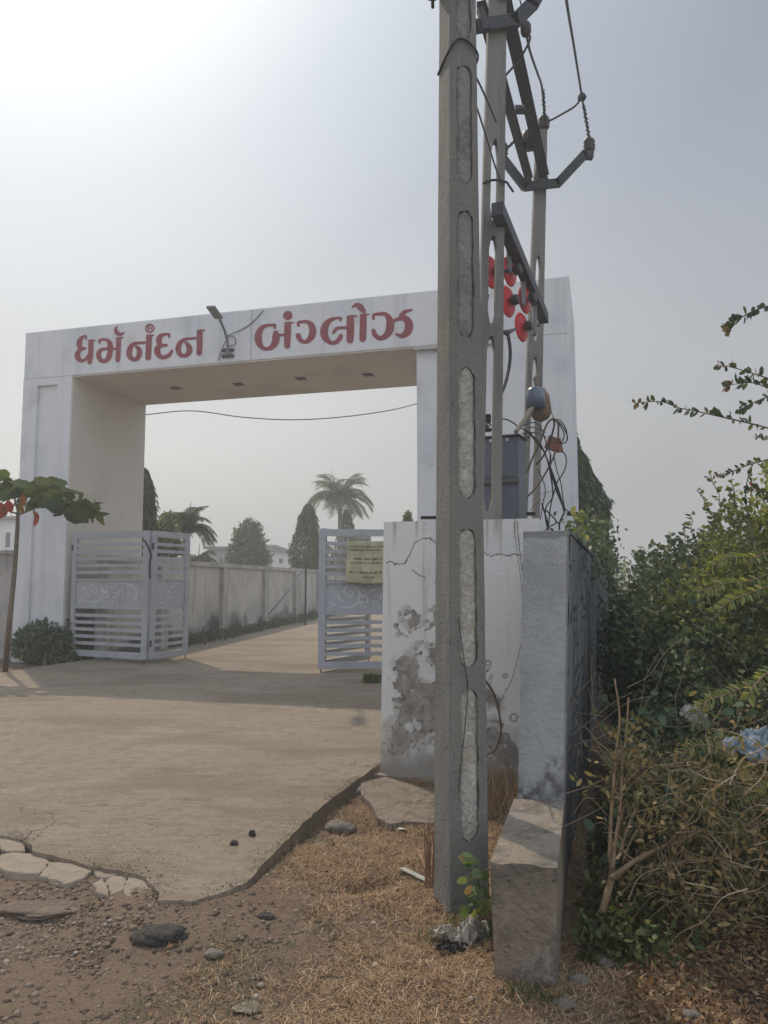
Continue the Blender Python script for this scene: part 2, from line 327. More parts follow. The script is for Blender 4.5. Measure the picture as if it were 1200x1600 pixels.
M['whiteplastic'] = pm('white_plastic', (.50, .49, .46), [((.36, .34, .31), 9, S1, .45, .6, .7)], (18, .6, .02), rough=.5)
M['bluesheet'] = pm('pale_blue_tarpaulin', (.25, .33, .40), [((.36, .42, .46), 6, S1, .45, .65, .7), ((.16, .21, .27), 9, S1, .55, .7, .7)], (14, .8, .03), rough=.5)
M['black'] = pm('black_plastic', (.015, .015, .016), [], (20, .8, .02), rough=.35)
M['paper'] = pm('paper_scrap', (.60, .58, .54), [], None)
M['husk'] = pm('dry_husk', (.38, .32, .22), [((.26, .20, .13), 20, (1, .2, 1), .45, .6, .7)], None)
M['sheathing'] = pm('dry_sheath', (.22, .12, .075), [((.32, .2, .12), 20, (1, 1, .1), .45, .6, .8)], None)
M['greenlitter'] = pm('faded_teal_strip', (.30, .34, .31), [((.42, .38, .30), 14, S1, .45, .6, .7)], None)

# ------------------------------------------------------------------ leaf helper
def leaves(C, D, L, W, fold=.25, droop=0.0, shape='oval'):
    """C centres (n,3) base points, D direction (n,3), L,W arrays. returns V,F(quads)"""
    n = len(C); C = np.asarray(C, float); D = np.asarray(D, float)
    D = D/np.maximum(np.linalg.norm(D, axis=1, keepdims=True), 1e-9)
    R = rng.normal(size=(n, 3)); S = np.cross(D, R); S /= np.maximum(np.linalg.norm(S, axis=1, keepdims=True), 1e-9)
    Nn = np.cross(S, D)
    L = (np.zeros(n)+L)[:, None]; W = (np.zeros(n)+W)[:, None]
    if shape == 'kite':
        p = np.stack([C, C+D*L*.45+S*W*.5+Nn*W*fold, C+D*L, C+D*L*.45-S*W*.5+Nn*W*fold], 1)
        F_ = np.arange(n)[:, None]*4+np.array([[0, 1, 2, 3]]); return p.reshape(-1, 3), F_
    p = np.stack([C, C+D*L*.3+S*W*.45+Nn*W*fold, C+D*L*.72+S*W*.42+Nn*W*fold-Nn*L*droop, C+D*L-Nn*L*droop*2,
                  C+D*L*.72-S*W*.42+Nn*W*fold-Nn*L*droop, C+D*L*.3-S*W*.45+Nn*W*fold, C+D*L*.5-Nn*L*droop*.4], 1)
    b = np.arange(n)[:, None]*7
    Fc = np.concatenate([b+np.array([[0, 1, 2, 6]]), b+np.array([[6, 2, 3, 3]]), b+np.array([[0, 6, 4, 5]]), b+np.array([[6, 3, 3, 4]])])
    return p.reshape(-1, 3), np.concatenate([b+np.array([[0, 1, 2, 6]]), b+np.array([[2, 3, 4, 6]]), b+np.array([[0, 6, 4, 5]])])
def blob_points(blobs, n, shell=.55, clump=.0):
    out = []; vol = np.array([b[3]*b[4]*b[5] for b in blobs]); vol = vol/vol.sum()
    for b, k in zip(blobs, (vol*n).astype(int)+1):
        d = rng.normal(size=(k, 3)); d /= np.linalg.norm(d, axis=1, keepdims=True)
        r = (shell+(1-shell)*rng.random(k))**(1/1.5)
        lump = .75+.55*fbm(d[:, 0]*2.2+b[0]*3, d[:, 1]*2.2+b[1]*3, d[:, 2]*2.2+9, 3)
        p = d*(r*lump)[:, None]*np.array(b[3:6])+np.array(b[:3])
        out.append(p)
    p = np.concatenate(out)
    m = fbm(p[:, 0]*3.1, p[:, 1]*3.1, p[:, 2]*3.1+3, 3)
    return p[m > .40], p
def crown(name, blobs, n, L, W, mat, parent=None, shell=.5, down=0.0, shape='kite', ground=None, keep=None):
    p, _ = blob_points(blobs, n, shell)
    if ground is not None: p = p[p[:, 2] > ground]
    if keep is not None: p = p[keep(p)]
    c = np.array([b[:3] for b in blobs]).mean(0)
    D = rng.normal(size=p.shape)*.8+(p-c)*.5; D[:, 2] += .15-down
    V, Fc = leaves(p, D, L*(.6+.8*rng.random(len(p))), W*(.6+.8*rng.random(len(p))), shape=shape)
    return link(name, V, Fc, mat, parent)

# ================================================================== GROUND
def hterrain(x, y):
    z = -.05+.05*(fbm(x*.9, y*.9, 1.3, 3)-.5)+.022*(fbm(x*4, y*4, 2, 4)-.5)+.010*(fbm(x*22, y*22, 2, 3)-.5)
    return z
edge_px = [(-420, 1300), (-200, 1296), (0, 1305), (24, 1309), (43, 1316), (50, 1329), (77, 1337), (113, 1344), (143, 1352), (197, 1362), (213, 1367), (233, 1377), (246, 1394), (250, 1406),
           (300, 1408), (345, 1396), (385, 1378), (410, 1352), (440, 1322), (470, 1290), (505, 1258), (545, 1228), (592, 1194)]
ZD = .04
edge = [G(u, v, ZD) for u, v in edge_px]
E2 = []
for i in range(len(edge)-1):
    a, bb = edge[i], edge[i+1]; n = max(1, int((bb-a).length/.06))
    for j in range(n):
        p = a.lerp(bb, j/n); k = .014 if i < 14 else .008
        E2.append((p.x+k*(random.random()-.5)*2, p.y+k*(random.random()-.5)*2))
E2.append((edge[-1].x, edge[-1].y))
right_side = [(.35, 8.0), (1.2, 11.2), (1.9, 13.6), (2.3, 15.5), (2.6, 20), (2.5, 40), (6, 75)]
poly = [(-30, 2.6+.9)]
poly = [(-30, E2[0][1])]+E2+right_side+[(-2.0, 75), (-2.1, 40), (-4.3, 22), (-5.3, 17.5), (-6.2, 14.9), (-6.6, 13.5), (-8.5, 13.2), (-30, 13.0)]
def slab(name, poly, z, th, mat, **k):
    n = len(poly); V = [(x, y, z) for x, y in poly]+[(x+.01, y-.02, z-th) for x, y in poly]
    Fc = [tuple(range(n)), tuple(range(n, 2*n))[::-1]]+[(i, n+i, n+(i+1) % n, (i+1) % n) for i in range(n)]
    o = link(name, V, Fc, mat, **k)
    o.data.polygons[0].use_smooth = False
    return o
# fine near terrain
def inpoly(px, py, poly):
    c = np.zeros(px.shape, bool); n = len(poly); j = n-1
    for i in range(n):
        xi, yi = poly[i]; xj, yj = poly[j]
        cond = ((yi > py) != (yj > py)) & (px < (xj-xi)*(py-yi)/((yj-yi) if yj != yi else 1e-9)+xi)
        c ^= cond; j = i
    return c
x1 = np.concatenate([np.arange(-40, -4.4, 1.0), np.arange(-4.4, 4.6, .022), np.arange(4.6, 40, 1.0)])
y1 = np.concatenate([np.arange(-12, 1.0, .5), np.arange(1.0, 7.6, .022), np.arange(7.6, 20, .25), np.arange(20, 110, 3.)])
X, Y = np.meshgrid(x1, y1)
Z = hterrain(X, Y)
ins = inpoly(X, Y, poly)
# beside the drive the earth banks up at the near edge; holes by the pillar
dmin = np.full(X.shape, 9.0)
for (a, bq) in zip(edge[:-1], edge[1:]):
    ax, ay = a.x, a.y; dx, dy = bq.x-ax, bq.y-ay; t_ = np.clip(((X-ax)*dx+(Y-ay)*dy)/(dx*dx+dy*dy), 0, 1)
    dmin = np.minimum(dmin, np.hypot(X-ax-t_*dx, Y-ay-t_*dy))
lift = np.clip(1-dmin/.45, 0, 1)**.7*np.clip((5.0-Y)/1.0, 0, 1)
Z = Z+lift*(ZD-.012+.02*(fbm(X*6, Y*6, 9)-.5)-Z)
Z += .085*np.exp(-((X-.50)**2+(Y-3.2)**2)/.16)
Z += .05*np.exp(-((X-.35)**2+(Y-3.95)**2)/.2)
for hx, hy, hr, hd in ((G(600, 1370).x, G(600, 1370).y, .10, .07), (G(560, 1378).x, G(560, 1378).y, .08, .05), (G(430, 1300).x+.5, 5.3, .2, .04)):
    Z -= hd*np.exp(-((X-hx)**2+(Y-hy)**2)/hr**2)
Z += .05*np.exp(-((X-1.9)**2+(Y-4.6)**2)/1.6)*1.5
Z = np.where(ins, np.minimum(Z, ZD-.05), Z)
hshape = Z
nx, ny = len(x1), len(y1)
V = np.stack([X.ravel(), Y.ravel(), Z.ravel()], 1)
I = np.arange(nx*ny).reshape(ny, nx); Q = np.stack([I[:-1, :-1].ravel(), I[:-1, 1:].ravel(), I[1:, 1:].ravel(), I[1:, :-1].ravel()], 1)
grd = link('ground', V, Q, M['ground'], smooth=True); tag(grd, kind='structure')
# attribute: R = grey gravelly road dust on the left, G = darker earth in the undergrowth
rd = np.clip((-.35-X+.35*(3.4-Y)*-.4)/.7+1.2*(fbm(X*1.5, Y*1.5, 7)-.5), 0, 1)*(Y < 5)
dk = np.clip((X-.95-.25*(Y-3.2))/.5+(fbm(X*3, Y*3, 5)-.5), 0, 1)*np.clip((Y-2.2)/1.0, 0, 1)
at = grd.data.color_attributes.new('mask', 'FLOAT_COLOR', 'POINT')
at.data.foreach_set('color', np.stack([rd.ravel(), dk.ravel(), 0*rd.ravel(), 1+0*rd.ravel()], 1).astype(np.float32).ravel())
def gz(x, y):
    ix = np.clip(np.searchsorted(x1, x), 0, nx-1); iy = np.clip(np.searchsorted(y1, y), 0, ny-1)
    return hshape[iy, ix]
far = slab('far_ground', [(-420, -60), (420, -60), (420, 620), (-420, 620)], -.32, .5, M['far']); tag(far, kind='structure')
drv = slab('driveway', poly, ZD, .14, M['slab']); tag(drv, kind='structure')

# broken concrete pieces along the crack
pieces = [[(0, 462), (60, 452), (140, 458), (224, 488), (190, 548), (120, 553), (60, 543), (0, 520)],
          [(232, 497), (340, 508), (425, 532), (388, 573), (300, 598), (197, 560)],
          [(492, 580), (525, 562), (598, 560), (580, 620), (527, 640)],
          [(604, 568), (645, 564), (695, 602), (716, 676), (640, 682), (588, 640)],
          [(440, 592), (478, 575), (496, 604), (515, 650), (450, 630)],
          [(0, 388), (108, 405), (122, 438), (30, 446), (0, 436)],
          [(434, 536), (560, 553), (500, 568), (460, 560)],
          [(-200, 400), (-15, 395), (-12, 515), (-120, 560), (-220, 500)]]
plab = ['wide cracked concrete plate broken off the drive edge near the photo left side',
        'longest low concrete piece broken off just below the wavy drive crack', 'small five sided concrete fragment left of the rounded end piece',
        'rounded concrete piece at the right end of the crack in the drive', 'narrow crumbling concrete sliver below the crack',
        'thin concrete flake above the wide plate at the left side of the photo', 'tiny pointed concrete flake wedged in the crack', 'outermost concrete plate at the left photo edge']
for k, pc in enumerate(pieces):
    pts = [G(x/3, 1180+y/3, .02) for x, y in pc]; pp = []
    for i in range(len(pts)):
        a, bq = pts[i], pts[(i+1) % len(pts)]; n = max(1, int((bq-a).length/.035))
        for j in range(n):
            p = a.lerp(bq, j/n); pp.append((p.x+random.uniform(-.009, .009), p.y+random.uniform(-.009, .009)))
    cx = sum(p[0] for p in pp)/len(pp); cy = sum(p[1] for p in pp)/len(pp)
    o = slab('broken_concrete_piece', [((x-cx)*(1.07+.12*(float(fbm(x*9, y*9, k, 2))-.5)), (y-cy)*(1.08+.25*(float(fbm(x*7, y*7, k+3, 2))-.5))) for x, y in pp], 0, .07, M['broken'])
    o.location = (cx, cy, .020+random.uniform(-.006, .003)); o.rotation_euler = (random.uniform(-.03, .03), random.uniform(-.02, .02), 0)
    mo = o.modifiers.new('b', 'BEVEL'); mo.width = .008; mo.segments = 2; mo.limit_method = 'ANGLE'
    tag(o, plab[k], 'concrete piece', 'concrete pieces broken off the drive edge')

# stones
def rock(name, c, size, mat, label, cat='stone', group=None, seed=0, sub=3):
    import bmesh
    bm = bmesh.new(); bmesh.ops.create_icosphere(bm, subdivisions=sub, radius=1)
    V = np.array([v.co[:] for v in bm.verts]); Fc = [[v.index for v in f.verts] for f in bm.faces]; bm.free()
    d = .62+.7*fbm(V[:, 0]*1.3+seed*7.1, V[:, 1]*1.3+3, V[:, 2]*1.3, 2)+.25*(fbm(V[:, 0]*5+seed, V[:, 1]*5, V[:, 2]*5, 3)-.5)
    V = V*d[:, None]; V[:, 2] = np.maximum(V[:, 2], -.55)
    V = V*np.array(size)*.5*1.15
    o = link(name, V, Fc, mat, smooth=True); o.location = c
    if name == 'stone' and c[2] < ZD: o.location.z -= size[2]*.15
    return tag(o, label, cat, group)
def onG(u, v, dz=0):
    p = G(u, v, -.03); z = float(gz(p.x, p.y)); p = G(u, v, z); p.z = float(gz(p.x, p.y))+dz; return p
rock('asphalt_lump', onG(250, 1460, .0), (.21, .15, .085), M['tar'], 'dark rough asphalt lump lying on the dirt in front of the drive', 'asphalt lump', seed=1, sub=4)
rock('stone', onG(530, 1297, .02), (.20, .16, .09), M['rock'], 'pale rounded stone lump on the orange grass below the concrete slab edge', seed=2)
rock('stone', G(366, 1317, ZD+.01), (.045, .04, .03), M['tar'], 'small dark pebble lying on the drive, left of its neighbour', seed=3, group='pebbles on the drive')
rock('stone', G(394, 1303, ZD+.012), (.035, .035, .05), M['tar'], 'small upright dark pebble lying on the drive, right of its neighbour', seed=4, group='pebbles on the drive')
rock('stone', onG(415, 1432, .005), (.07, .06, .04), M['tar'], 'dark stone on bare dirt right of the asphalt lump', seed=5)
rock('stone', onG(333, 1494, .005), (.07, .06, .04), M['rock'], 'brown stone on dirt just below and right of the asphalt lump', seed=6)
rock('stone', onG(945, 1508, .01), (.07, .06, .05), M['rock'], 'grey stone in the shade right of the low concrete block', seed=7)
rock('stone', onG(905, 1535, .01), (.08, .06, .05), M['rock'], 'pale stone close beside the foot of the low concrete block', seed=8)
rock('stone', onG(880, 1570, .01), (.08, .06, .04), M['rock'], 'whitish rubble stone at the bottom right below the block', seed=9)
rock('stone', onG(1075, 1593, .01), (.09, .07, .06), M['rock'], 'large pale stone at the bottom edge under the undergrowth', seed=10)
rock('stone', onG(845, 1538, .02), (.12, .07, .06), M['rock'], 'flat brown stone against the front corner of the low concrete block', seed=11)
rock('stone', onG(570, 1240, .02), (.16, .10, .08), M['rock'], 'broken dark lump beside the left tip of the concrete slab', seed=12)
rock('dirt_mound', onG(75, 1418, -.01), (.42, .20, .06), pm('mound', (.19, .145, .11), [((.26, .20, .15), 5, S1, .45, .6, .7)], (30, .9, .02)), 'low caked dirt mound below the broken concrete pieces', 'dirt mound', seed=13, sub=5)
# gravel
def gravel(name, n, fx, fy, s0, s1, mat, keep, lab):
    x = fx[0]+(fx[1]-fx[0])*rng.random(n); y = fy[0]+(fy[1]-fy[0])*rng.random(n)**1.3
    k = keep(x, y) & ~inpoly(x, y, poly); x = x[k]; y = y[k]; n = len(x)
    base = np.array([(1, 0, 0), (0, 1, 0), (-1, 0, 0), (0, -1, 0), (0, 0, 1), (0, 0, -1)], float)
    tri = np.array([(0, 1, 4), (1, 2, 4), (2, 3, 4), (3, 0, 4), (1, 0, 5), (2, 1, 5), (3, 2, 5), (0, 3, 5)])
    s = s0+(s1-s0)*rng.random(n)**6
    Vv = base[None]*(.6+.8*rng.random((n, 6, 1))) * np.stack([s, s*(.6+.6*rng.random(n)), s*.6], 1)[:, None, :]
    a = rng.random(n)*6.28; c, s_ = np.cos(a), np.sin(a)
    Vx = Vv[:, :, 0]*c[:, None]-Vv[:, :, 1]*s_[:, None]; Vy = Vv[:, :, 0]*s_[:, None]+Vv[:, :, 1]*c[:, None]
    Vv = np.stack([Vx+x[:, None], Vy+y[:, None], Vv[:, :, 2]+gz(x, y)[:, None]+.001], 2).reshape(-1, 3)
    Fc = (np.arange(n)[:, None, None]*6+tri[None]).reshape(-1, 3)
    o = link(name, Vv, Fc, mat); tag(o, lab, cat=name.replace('_', ' '), kind='stuff'); return o
gravel('gravel', 26000, (-3.2, 1.6), (1.7, 4.6), .0025, .022, M['gravel'], lambda x, y: rng.random(len(x)) < np.clip(.95-(x+.6)*.5, .12, 1), 'loose gravel and grit scattered over the dirt in front of the drive')
gravel('crumbled_concrete', 3500, (-1.9, -.9), (3.4, 4.3), .004, .02, M['gravel'], lambda x, y: fbm(x*3, y*3) > .45, 'crumbled bits of concrete lying in the crack zone')

# grit on the slab
n = 5200; x = rng.uniform(-3.4, .4, n); y = 3.5+5.5*rng.random(n)**1.4; k = inpoly(x, y, poly) & (rng.random(n) < np.clip(1.1-(y-3.5)*.25, .12, 1)*(.2+1.4*(fbm(x*1.5, y*1.5, 2) > .5))); x = x[k]; y = y[k]; n = len(x)
D = rng.normal(size=(n, 3)); D[:, 2] = abs(D[:, 2])*.5
Vl, Fl = leaves(np.stack([x, y, ZD+.001+0*x], 1), D, .004+.016*rng.random(n)**5, .004+.010*rng.random(n)**5, fold=.6, shape='kite')
tag(link('slab_grit', Vl, Fl, M['gravel']), 'fine grit and crumbs sprinkled over the concrete drive', 'grit', kind='stuff')
# soil and crumbs washed over the rim of the slab
n = 8000; ei = rng.integers(0, len(E2)-1, n); ea = np.array(E2); tt_ = rng.random(n)[:, None]; p2 = ea[ei]*(1-tt_)+ea[ei+1]*tt_+rng.normal(size=(n, 2))*np.array([.10, .11])*(.3+rng.random(n)**2)[:, None]
x, y = p2[:, 0], p2[:, 1]; k = (x > -4) & (fbm(x*4, y*4, 6) > .44); x = x[k]; y = y[k]; n = len(x); D = rng.normal(size=(n, 3)); D[:, 2] = abs(D[:, 2])*.6
zz_ = np.where(inpoly(x, y, poly), ZD+.001, np.maximum(gz(x, y), -.04))
Vl, Fl = leaves(np.stack([x, y, zz_], 1), D, .004+.014*rng.random(n)**5, .004+.010*rng.random(n)**5, fold=.6, shape='kite')
tag(link('washed_soil', Vl, Fl, M['soil']), 'brown soil crumbs washed over the rim of the concrete drive', 'soil crumbs', kind='stuff')
# dry grass, litter and weeds
def blades(name, x, y, h, wd, mat, lab, lay=.6, cat='grass'):
    n = len(x); z = gz(x, y)
    a = rng.random(n)*6.283; ln = h*(.35+1.3*rng.random(n)**1.6); tilt = lay+.5*rng.random(n)
    d = np.stack([np.cos(a)*np.sin(tilt), np.sin(a)*np.sin(tilt), np.cos(tilt)], 1)*ln[:, None]
    b2_ = a+rng.normal(size=n)*1.0; t2 = tilt+.5*rng.random(n)+.3
    d2 = np.stack([np.cos(b2_)*np.sin(t2), np.sin(b2_)*np.sin(t2), np.cos(t2)], 1)*ln[:, None]*.8
    s = np.stack([-np.sin(a), np.cos(a), 0*a], 1)*wd*(.5+rng.random(n))[:, None]
    p = np.stack([x, y, z-.003], 1); q = p+d; r_ = q+d2; r_[:, 2] = np.maximum(r_[:, 2], z+.004)
    Vv = np.stack([p-s, p+s, q+s*.7, q-s*.7, r_+s*.2, r_-s*.2], 1).reshape(-1, 3); b_ = np.arange(n)[:, None]*6
    Fc = np.concatenate([b_+np.array([[0, 1, 2, 3]]), b_+np.array([[3, 2, 4, 5]])])
    o = link(name, Vv, Fc, mat); return tag(o, lab, cat, kind='stuff')
def scatter(n, fx, fy, keep):
    x = fx[0]+(fx[1]-fx[0])*rng.random(n); y = fy[0]+(fy[1]-fy[0])*rng.random(n)
    k = keep(x, y) & ~inpoly(x, y, poly); return x[k], y[k]
gm = lambda x, y: (fbm(x*2.1, y*2.1, 4.4)+.22*fbm(x*9, y*9, 1)+np.clip((x+.35)*.28, -.3, .22)+np.clip((y-3.3)*.1, -.1, .12)) > .50+.26*rng.random(len(x))
x, y = scatter(260000, (-1.6, 1.35), (1.9, 6.6), gm)
blades('dry_grass', x, y, .016+.016*fbm(x*7, y*7, 2)**2*2, .0015, M['grass'], 'short straw coloured dead grass matted over the dirt verge', .85)
x, y = scatter(30000, (-1.0, 1.3), (1.9, 6.3), lambda x, y: fbm(x*3.3+4, y*3.3, 8.4) > .60)
blades('sparse_green_grass', x, y, .022, .0018, M['weed'], 'thin patches of green grass among the dead straw', .7)
x, y = scatter(1300, (.55, 1.1), (5.4, 6.6), lambda x, y: fbm(x*5, y*5, 3) > .35)
blades('tall_dry_grass', x, y, .14, .002, M['grass'], 'taller wispy grass at the foot of the white wall', .15)
x, y = scatter(60000, (.9, 3.2), (2.2, 5.2), lambda x, y: (x > .95+.27*(y-3.2)) & (fbm(x*2, y*2, 3.4)+.12*(3.2-y) > .22+.25*rng.random(len(x))))
xs_, ys_ = scatter(1500, (-1.6, 1.2), (1.9, 6.2), lambda x, y: fbm(x*2, y*2, 9) > .45); x = np.concatenate([x, xs_]); y = np.concatenate([y, ys_])
n = len(x); D = rng.normal(size=(n, 3)); D[:, 2] *= .35
Vl, Fl = leaves(np.stack([x, y, gz(x, y)+.004+.02*rng.random(n)], 1), D, .035*(.5+rng.random(n)), .012*(.5+rng.random(n)), shape='kite')
tag(link('leaf_litter', Vl, Fl, M['litter']), 'orange brown dry leaves and twigs covering the ground under the bushes', 'leaf litter', kind='stuff')

# ================================================================== ARCHWAY
ga = math.radians(15.8); gx = Vector((math.cos(ga), -math.sin(ga), 0)); gy = Vector((math.sin(ga), math.cos(ga), 0))
GO = Vector((-7.66, 16.0, 0)); GL = .684*16+.36; GD = 2.7
def gp(t, s, z): return GO+gx*t+gy*s+Vector((0, 0, z))
def onplane(u, v, off=0.0):
    r = ray(u, v); nrm = -gy; o = Vector((0, 0, EYE)); k = ((GO+nrm*off)-o).dot(nrm)/r.dot(nrm); return o+r*k
Rg = Matrix((gx, gy, (0, 0, 1))).transposed()
def gbox(mb, t0, t1, s0, s1, z0, z1): mb.box(gp((t0+t1)/2, (s0+s1)/2, (z0+z1)/2), (t1-t0, s1-s0, z1-z0), Rg)
ZB = 5.87; ZT = 6.90
tl = (onplane(108, 700)-GO).dot(gx); tr = (onplane(650, 700)-GO).dot(gx)
arch = thing('entrance_archway', GO, 'large whitewashed concrete entrance archway with maroon painted lettering over the gate', 'archway')
mb = MB(); gbox(mb, 0, GL, 0, GD, ZB+.003, ZT); beam_o = mb.build('lintel_beam', M['arch'], arch, bevel=.02)
# left column with recessed panel
mb = MB(); gbox(mb, 0, .36, 0, GD, -.2, ZB); gbox(mb, .36, .86, .07, GD, -.2, ZB-.15); gbox(mb, .86, tl, 0, GD, -.2, ZB); gbox(mb, .36, .86, .003, GD, ZB-.15, ZB)
mb.build('column', M['arch'], arch)
mb = MB(); gbox(mb, tr, tr+.70, .08, GD, -.2, ZB); gbox(mb, tr+.70, tr+1.55, .035, GD, -.2, ZB); gbox(mb, tr+1.55, GL, 0, GD, -.2, ZB)
mb.build('column', M['arch'], arch)
mb = MB(); gbox(mb, tr-.04, tr+1.547, -.03, .02, ZB-.07, ZB-.002); mb.build('cornice', M['backwall'], arch)
# cream faces inside the opening (thin skins; warm ground bounce put into the colour)
mb = MB(); gbox(mb, tl, tl+.02, .02, GD-.02, -.2, ZB-.022); mb.build('inner_bounce_skin', M['arch_in'], arch)
mb = MB(); gbox(mb, tl+.02, tr-.01, .02, GD-.02, ZB-.02, ZB); mb.build('soffit_bounce_skin', M['arch_in'], arch)
for u, v in ((275, 606), (373, 600), (470, 591), (575, 585)):
    r = ray(u, v); k = (ZB-.02-EYE)/r.z; p = Vector((0, 0, EYE))+r*k
    mb = MB(); mb.box(p, (.20, .20, .03), Rg); mb.build('downlight', M['steel'], arch)
# beam seam
a = onplane(393, 486, .002); bq = onplane(392, 561, .002)
mb = MB(); mb.beam((a.x, a.y, ZT-.02), (a.x, a.y, ZB+.02), .010, .004, up=-gy); mb.build('expansion_joint', M['lampgrey'], arch)
# lettering strokes
def zz(ox, oy, s): return lambda pts: [(ox+x/s, oy+y/s, w_/s) for x, y, w_ in pts]
z1, z2, z3, z4 = zz(110, 500, 10.909), zz(190, 500, 8.571), zz(390, 480, 10.909), zz(490, 460, 7.0588)
LET = [
 [z1([(270, 325, 24), (262, 270, 34), (215, 290, 50), (172, 330, 80), (150, 400, 95), (165, 462, 78), (205, 490, 58), (250, 482, 44)]), z1([(205, 492, 50), (145, 530, 72), (120, 600, 95), (140, 665, 82), (200, 695, 55), (255, 670, 52), (310, 600, 45)]), z1([(350, 375, 90), (345, 560, 86), (328, 715, 78)]), z1([(315, 352, 30), (365, 350, 40), (415, 345, 22)])],
 [z1([(495, 395, 30), (500, 345, 42), (570, 332, 42), (635, 350, 60), (672, 400, 85), (680, 480, 90), (672, 570, 90), (645, 650, 88), (590, 702, 66), (530, 690, 75), (488, 640, 80), (482, 570, 80), (520, 512, 60), (600, 492, 45), (650, 485, 40)]), z1([(820, 335, 82), (818, 500, 82), (806, 680, 78)]), z1([(700, 492, 46), (800, 490, 36)]), z1([(785, 308, 24), (850, 306, 36), (900, 302, 16)]), z1([(800, 105, 12), (772, 150, 45), (788, 212, 72), (850, 245, 52), (912, 215, 22)])],
 [z2([(195, 355, 35), (232, 395, 62), (238, 455, 70), (210, 512, 62), (160, 528, 50), (112, 490, 70), (103, 420, 76), (130, 350, 62), (180, 315, 45), (250, 308, 35), (325, 302, 34)]), z2([(368, 232, 76), (362, 370, 76), (355, 502, 74)]), z2([(338, 210, 24), (385, 208, 30), (430, 205, 14)])],
 [z2([(637, 228, 22), (635, 192, 28), (570, 196, 40), (520, 218, 64), (498, 270, 75), (512, 325, 60), (560, 340, 42), (603, 336, 34)]), z2([(545, 342, 46), (492, 362, 70), (477, 420, 80), (507, 478, 66), (560, 500, 54), (620, 482, 50), (655, 445, 46), (675, 410, 30)])],
 [z2([(845, 292, 20), (885, 330, 58), (908, 380, 75), (905, 420, 75), (880, 462, 60), (830, 480, 48), (782, 458, 62), (758, 390, 75), (775, 322, 64), (820, 272, 46), (880, 252, 36), (1010, 242, 34)]), z2([(1045, 172, 76), (1045, 320, 76), (1038, 442, 72)]), z2([(1018, 145, 24), (1065, 142, 30), (1110, 136, 14)])],
 [z3([(425, 350, 40), (430, 305, 45), (380, 305, 45), (290, 312, 52), (212, 352, 80), (158, 440, 112), (148, 540, 125), (172, 630, 100), (232, 698, 68), (310, 710, 60), (388, 672, 90), (438, 590, 120), (450, 500, 126), (448, 445, 95)]), z3([(500, 478, 46), (600, 470, 40)]), z3([(650, 310, 112), (645, 480, 112), (640, 655, 102)]), z3([(605, 272, 28), (670, 268, 40), (745, 260, 18)]), z3([(647, 141, 152), (654, 139, 152)])],
 [z3([(832, 312, 45), (832, 262, 42), (900, 247, 45), (980, 250, 60), (1048, 300, 98), (1076, 390, 118), (1058, 490, 110), (1000, 568, 82), (930, 590, 62), (862, 555, 76), (828, 485, 88)])],
 [z4([(295, 288, 22), (300, 262, 26), (240, 264, 30), (180, 288, 50), (132, 340, 75), (116, 410, 86), (132, 480, 74), (190, 533, 42), (250, 525, 46), (288, 485, 52), (300, 458, 45)]), z4([(220, 420, 30), (250, 378, 34), (300, 368, 30), (370, 368, 30)]), z4([(405, 275, 82), (405, 400, 82), (400, 502, 76)]), z4([(372, 246, 20), (425, 242, 28), (478, 238, 12)])],
 [z4([(548, 255, 74), (545, 400, 76), (542, 488, 72)]), z4([(518, 228, 20), (560, 225, 28), (610, 220, 12)]), z4([(430, 138, 22), (475, 115, 45), (515, 140, 68), (552, 182, 50)])],
 [z4([(660, 268, 28), (666, 226, 30), (730, 215, 36), (790, 217, 42), (828, 260, 65), (846, 320, 86), (835, 400, 86), (790, 462, 62), (730, 484, 48), (680, 450, 50), (660, 402, 46)]), z4([(870, 300, 34), (930, 272, 36), (990, 262, 60), (1038, 292, 80), (1053, 350, 90), (1030, 418, 80), (970, 458, 48), (912, 437, 24)]), z4([(968, 255, 70), (985, 215, 55), (1020, 187, 38), (1082, 172, 20)])],
]
def stroke2d(pts, n=5):
    """pts (x,y,w) -> outline quads in 2d; returns list of 2d verts & faces, non self overlapping except tight turns"""
    v3 = smooth_path([Vector((x, y, w_)) for x, y, w_ in pts], n) if len(pts) > 2 else [Vector(p) for p in pts]
    L, R_ = [], []
    for i, p in enumerate(v3):
        d = v3[min(i+1, len(v3)-1)]-v3[max(i-1, 0)]; d = Vector((d.x, d.y)).normalized(); nn = Vector((-d.y, d.x))
        L.append((p.x+nn.x*p.z/2, p.y+nn.y*p.z/2)); R_.append((p.x-nn.x*p.z/2, p.y-nn.y*p.z/2))
    V = L+R_; m_ = len(L); Fc = [(i, i+1, m_+i+1, m_+i) for i in range(m_-1)]
    for idx, q, sg in ((0, v3[0], -1), (m_-1, v3[-1], 1)):
        d = (v3[1]-v3[0]) if idx == 0 else (v3[-1]-v3[-2]); d = Vector((d.x, d.y)).normalized()*sg; nn = Vector((-d.y, d.x))*(1)
        c0 = len(V); arc = []
        for j in range(1, 6):
            a_ = math.pi*j/6; off = nn*math.cos(a_)*q.z/2+d*math.sin(a_)*q.z/2; V.append((q.x+off.x, q.y+off.y)); arc.append(c0+j-1)
        st, en = (idx, m_+idx) if sg == 1 else (m_+idx, idx)
        Fc.append(tuple([st]+arc+[en]))
    return V, Fc
def paint(name, strokes, mapper, mat, parent, base=.006, step=.0008, grow=0.0):
    mb = MB()
    for k, st in enumerate(strokes):
        st = [(x, y, w_+grow) for x, y, w_ in st]
        V, Fc = stroke2d(st); V = [mapper(x, y, base+k*step) for x, y in V]; mb.add(V, Fc)
    return mb.build(name, mat, parent)
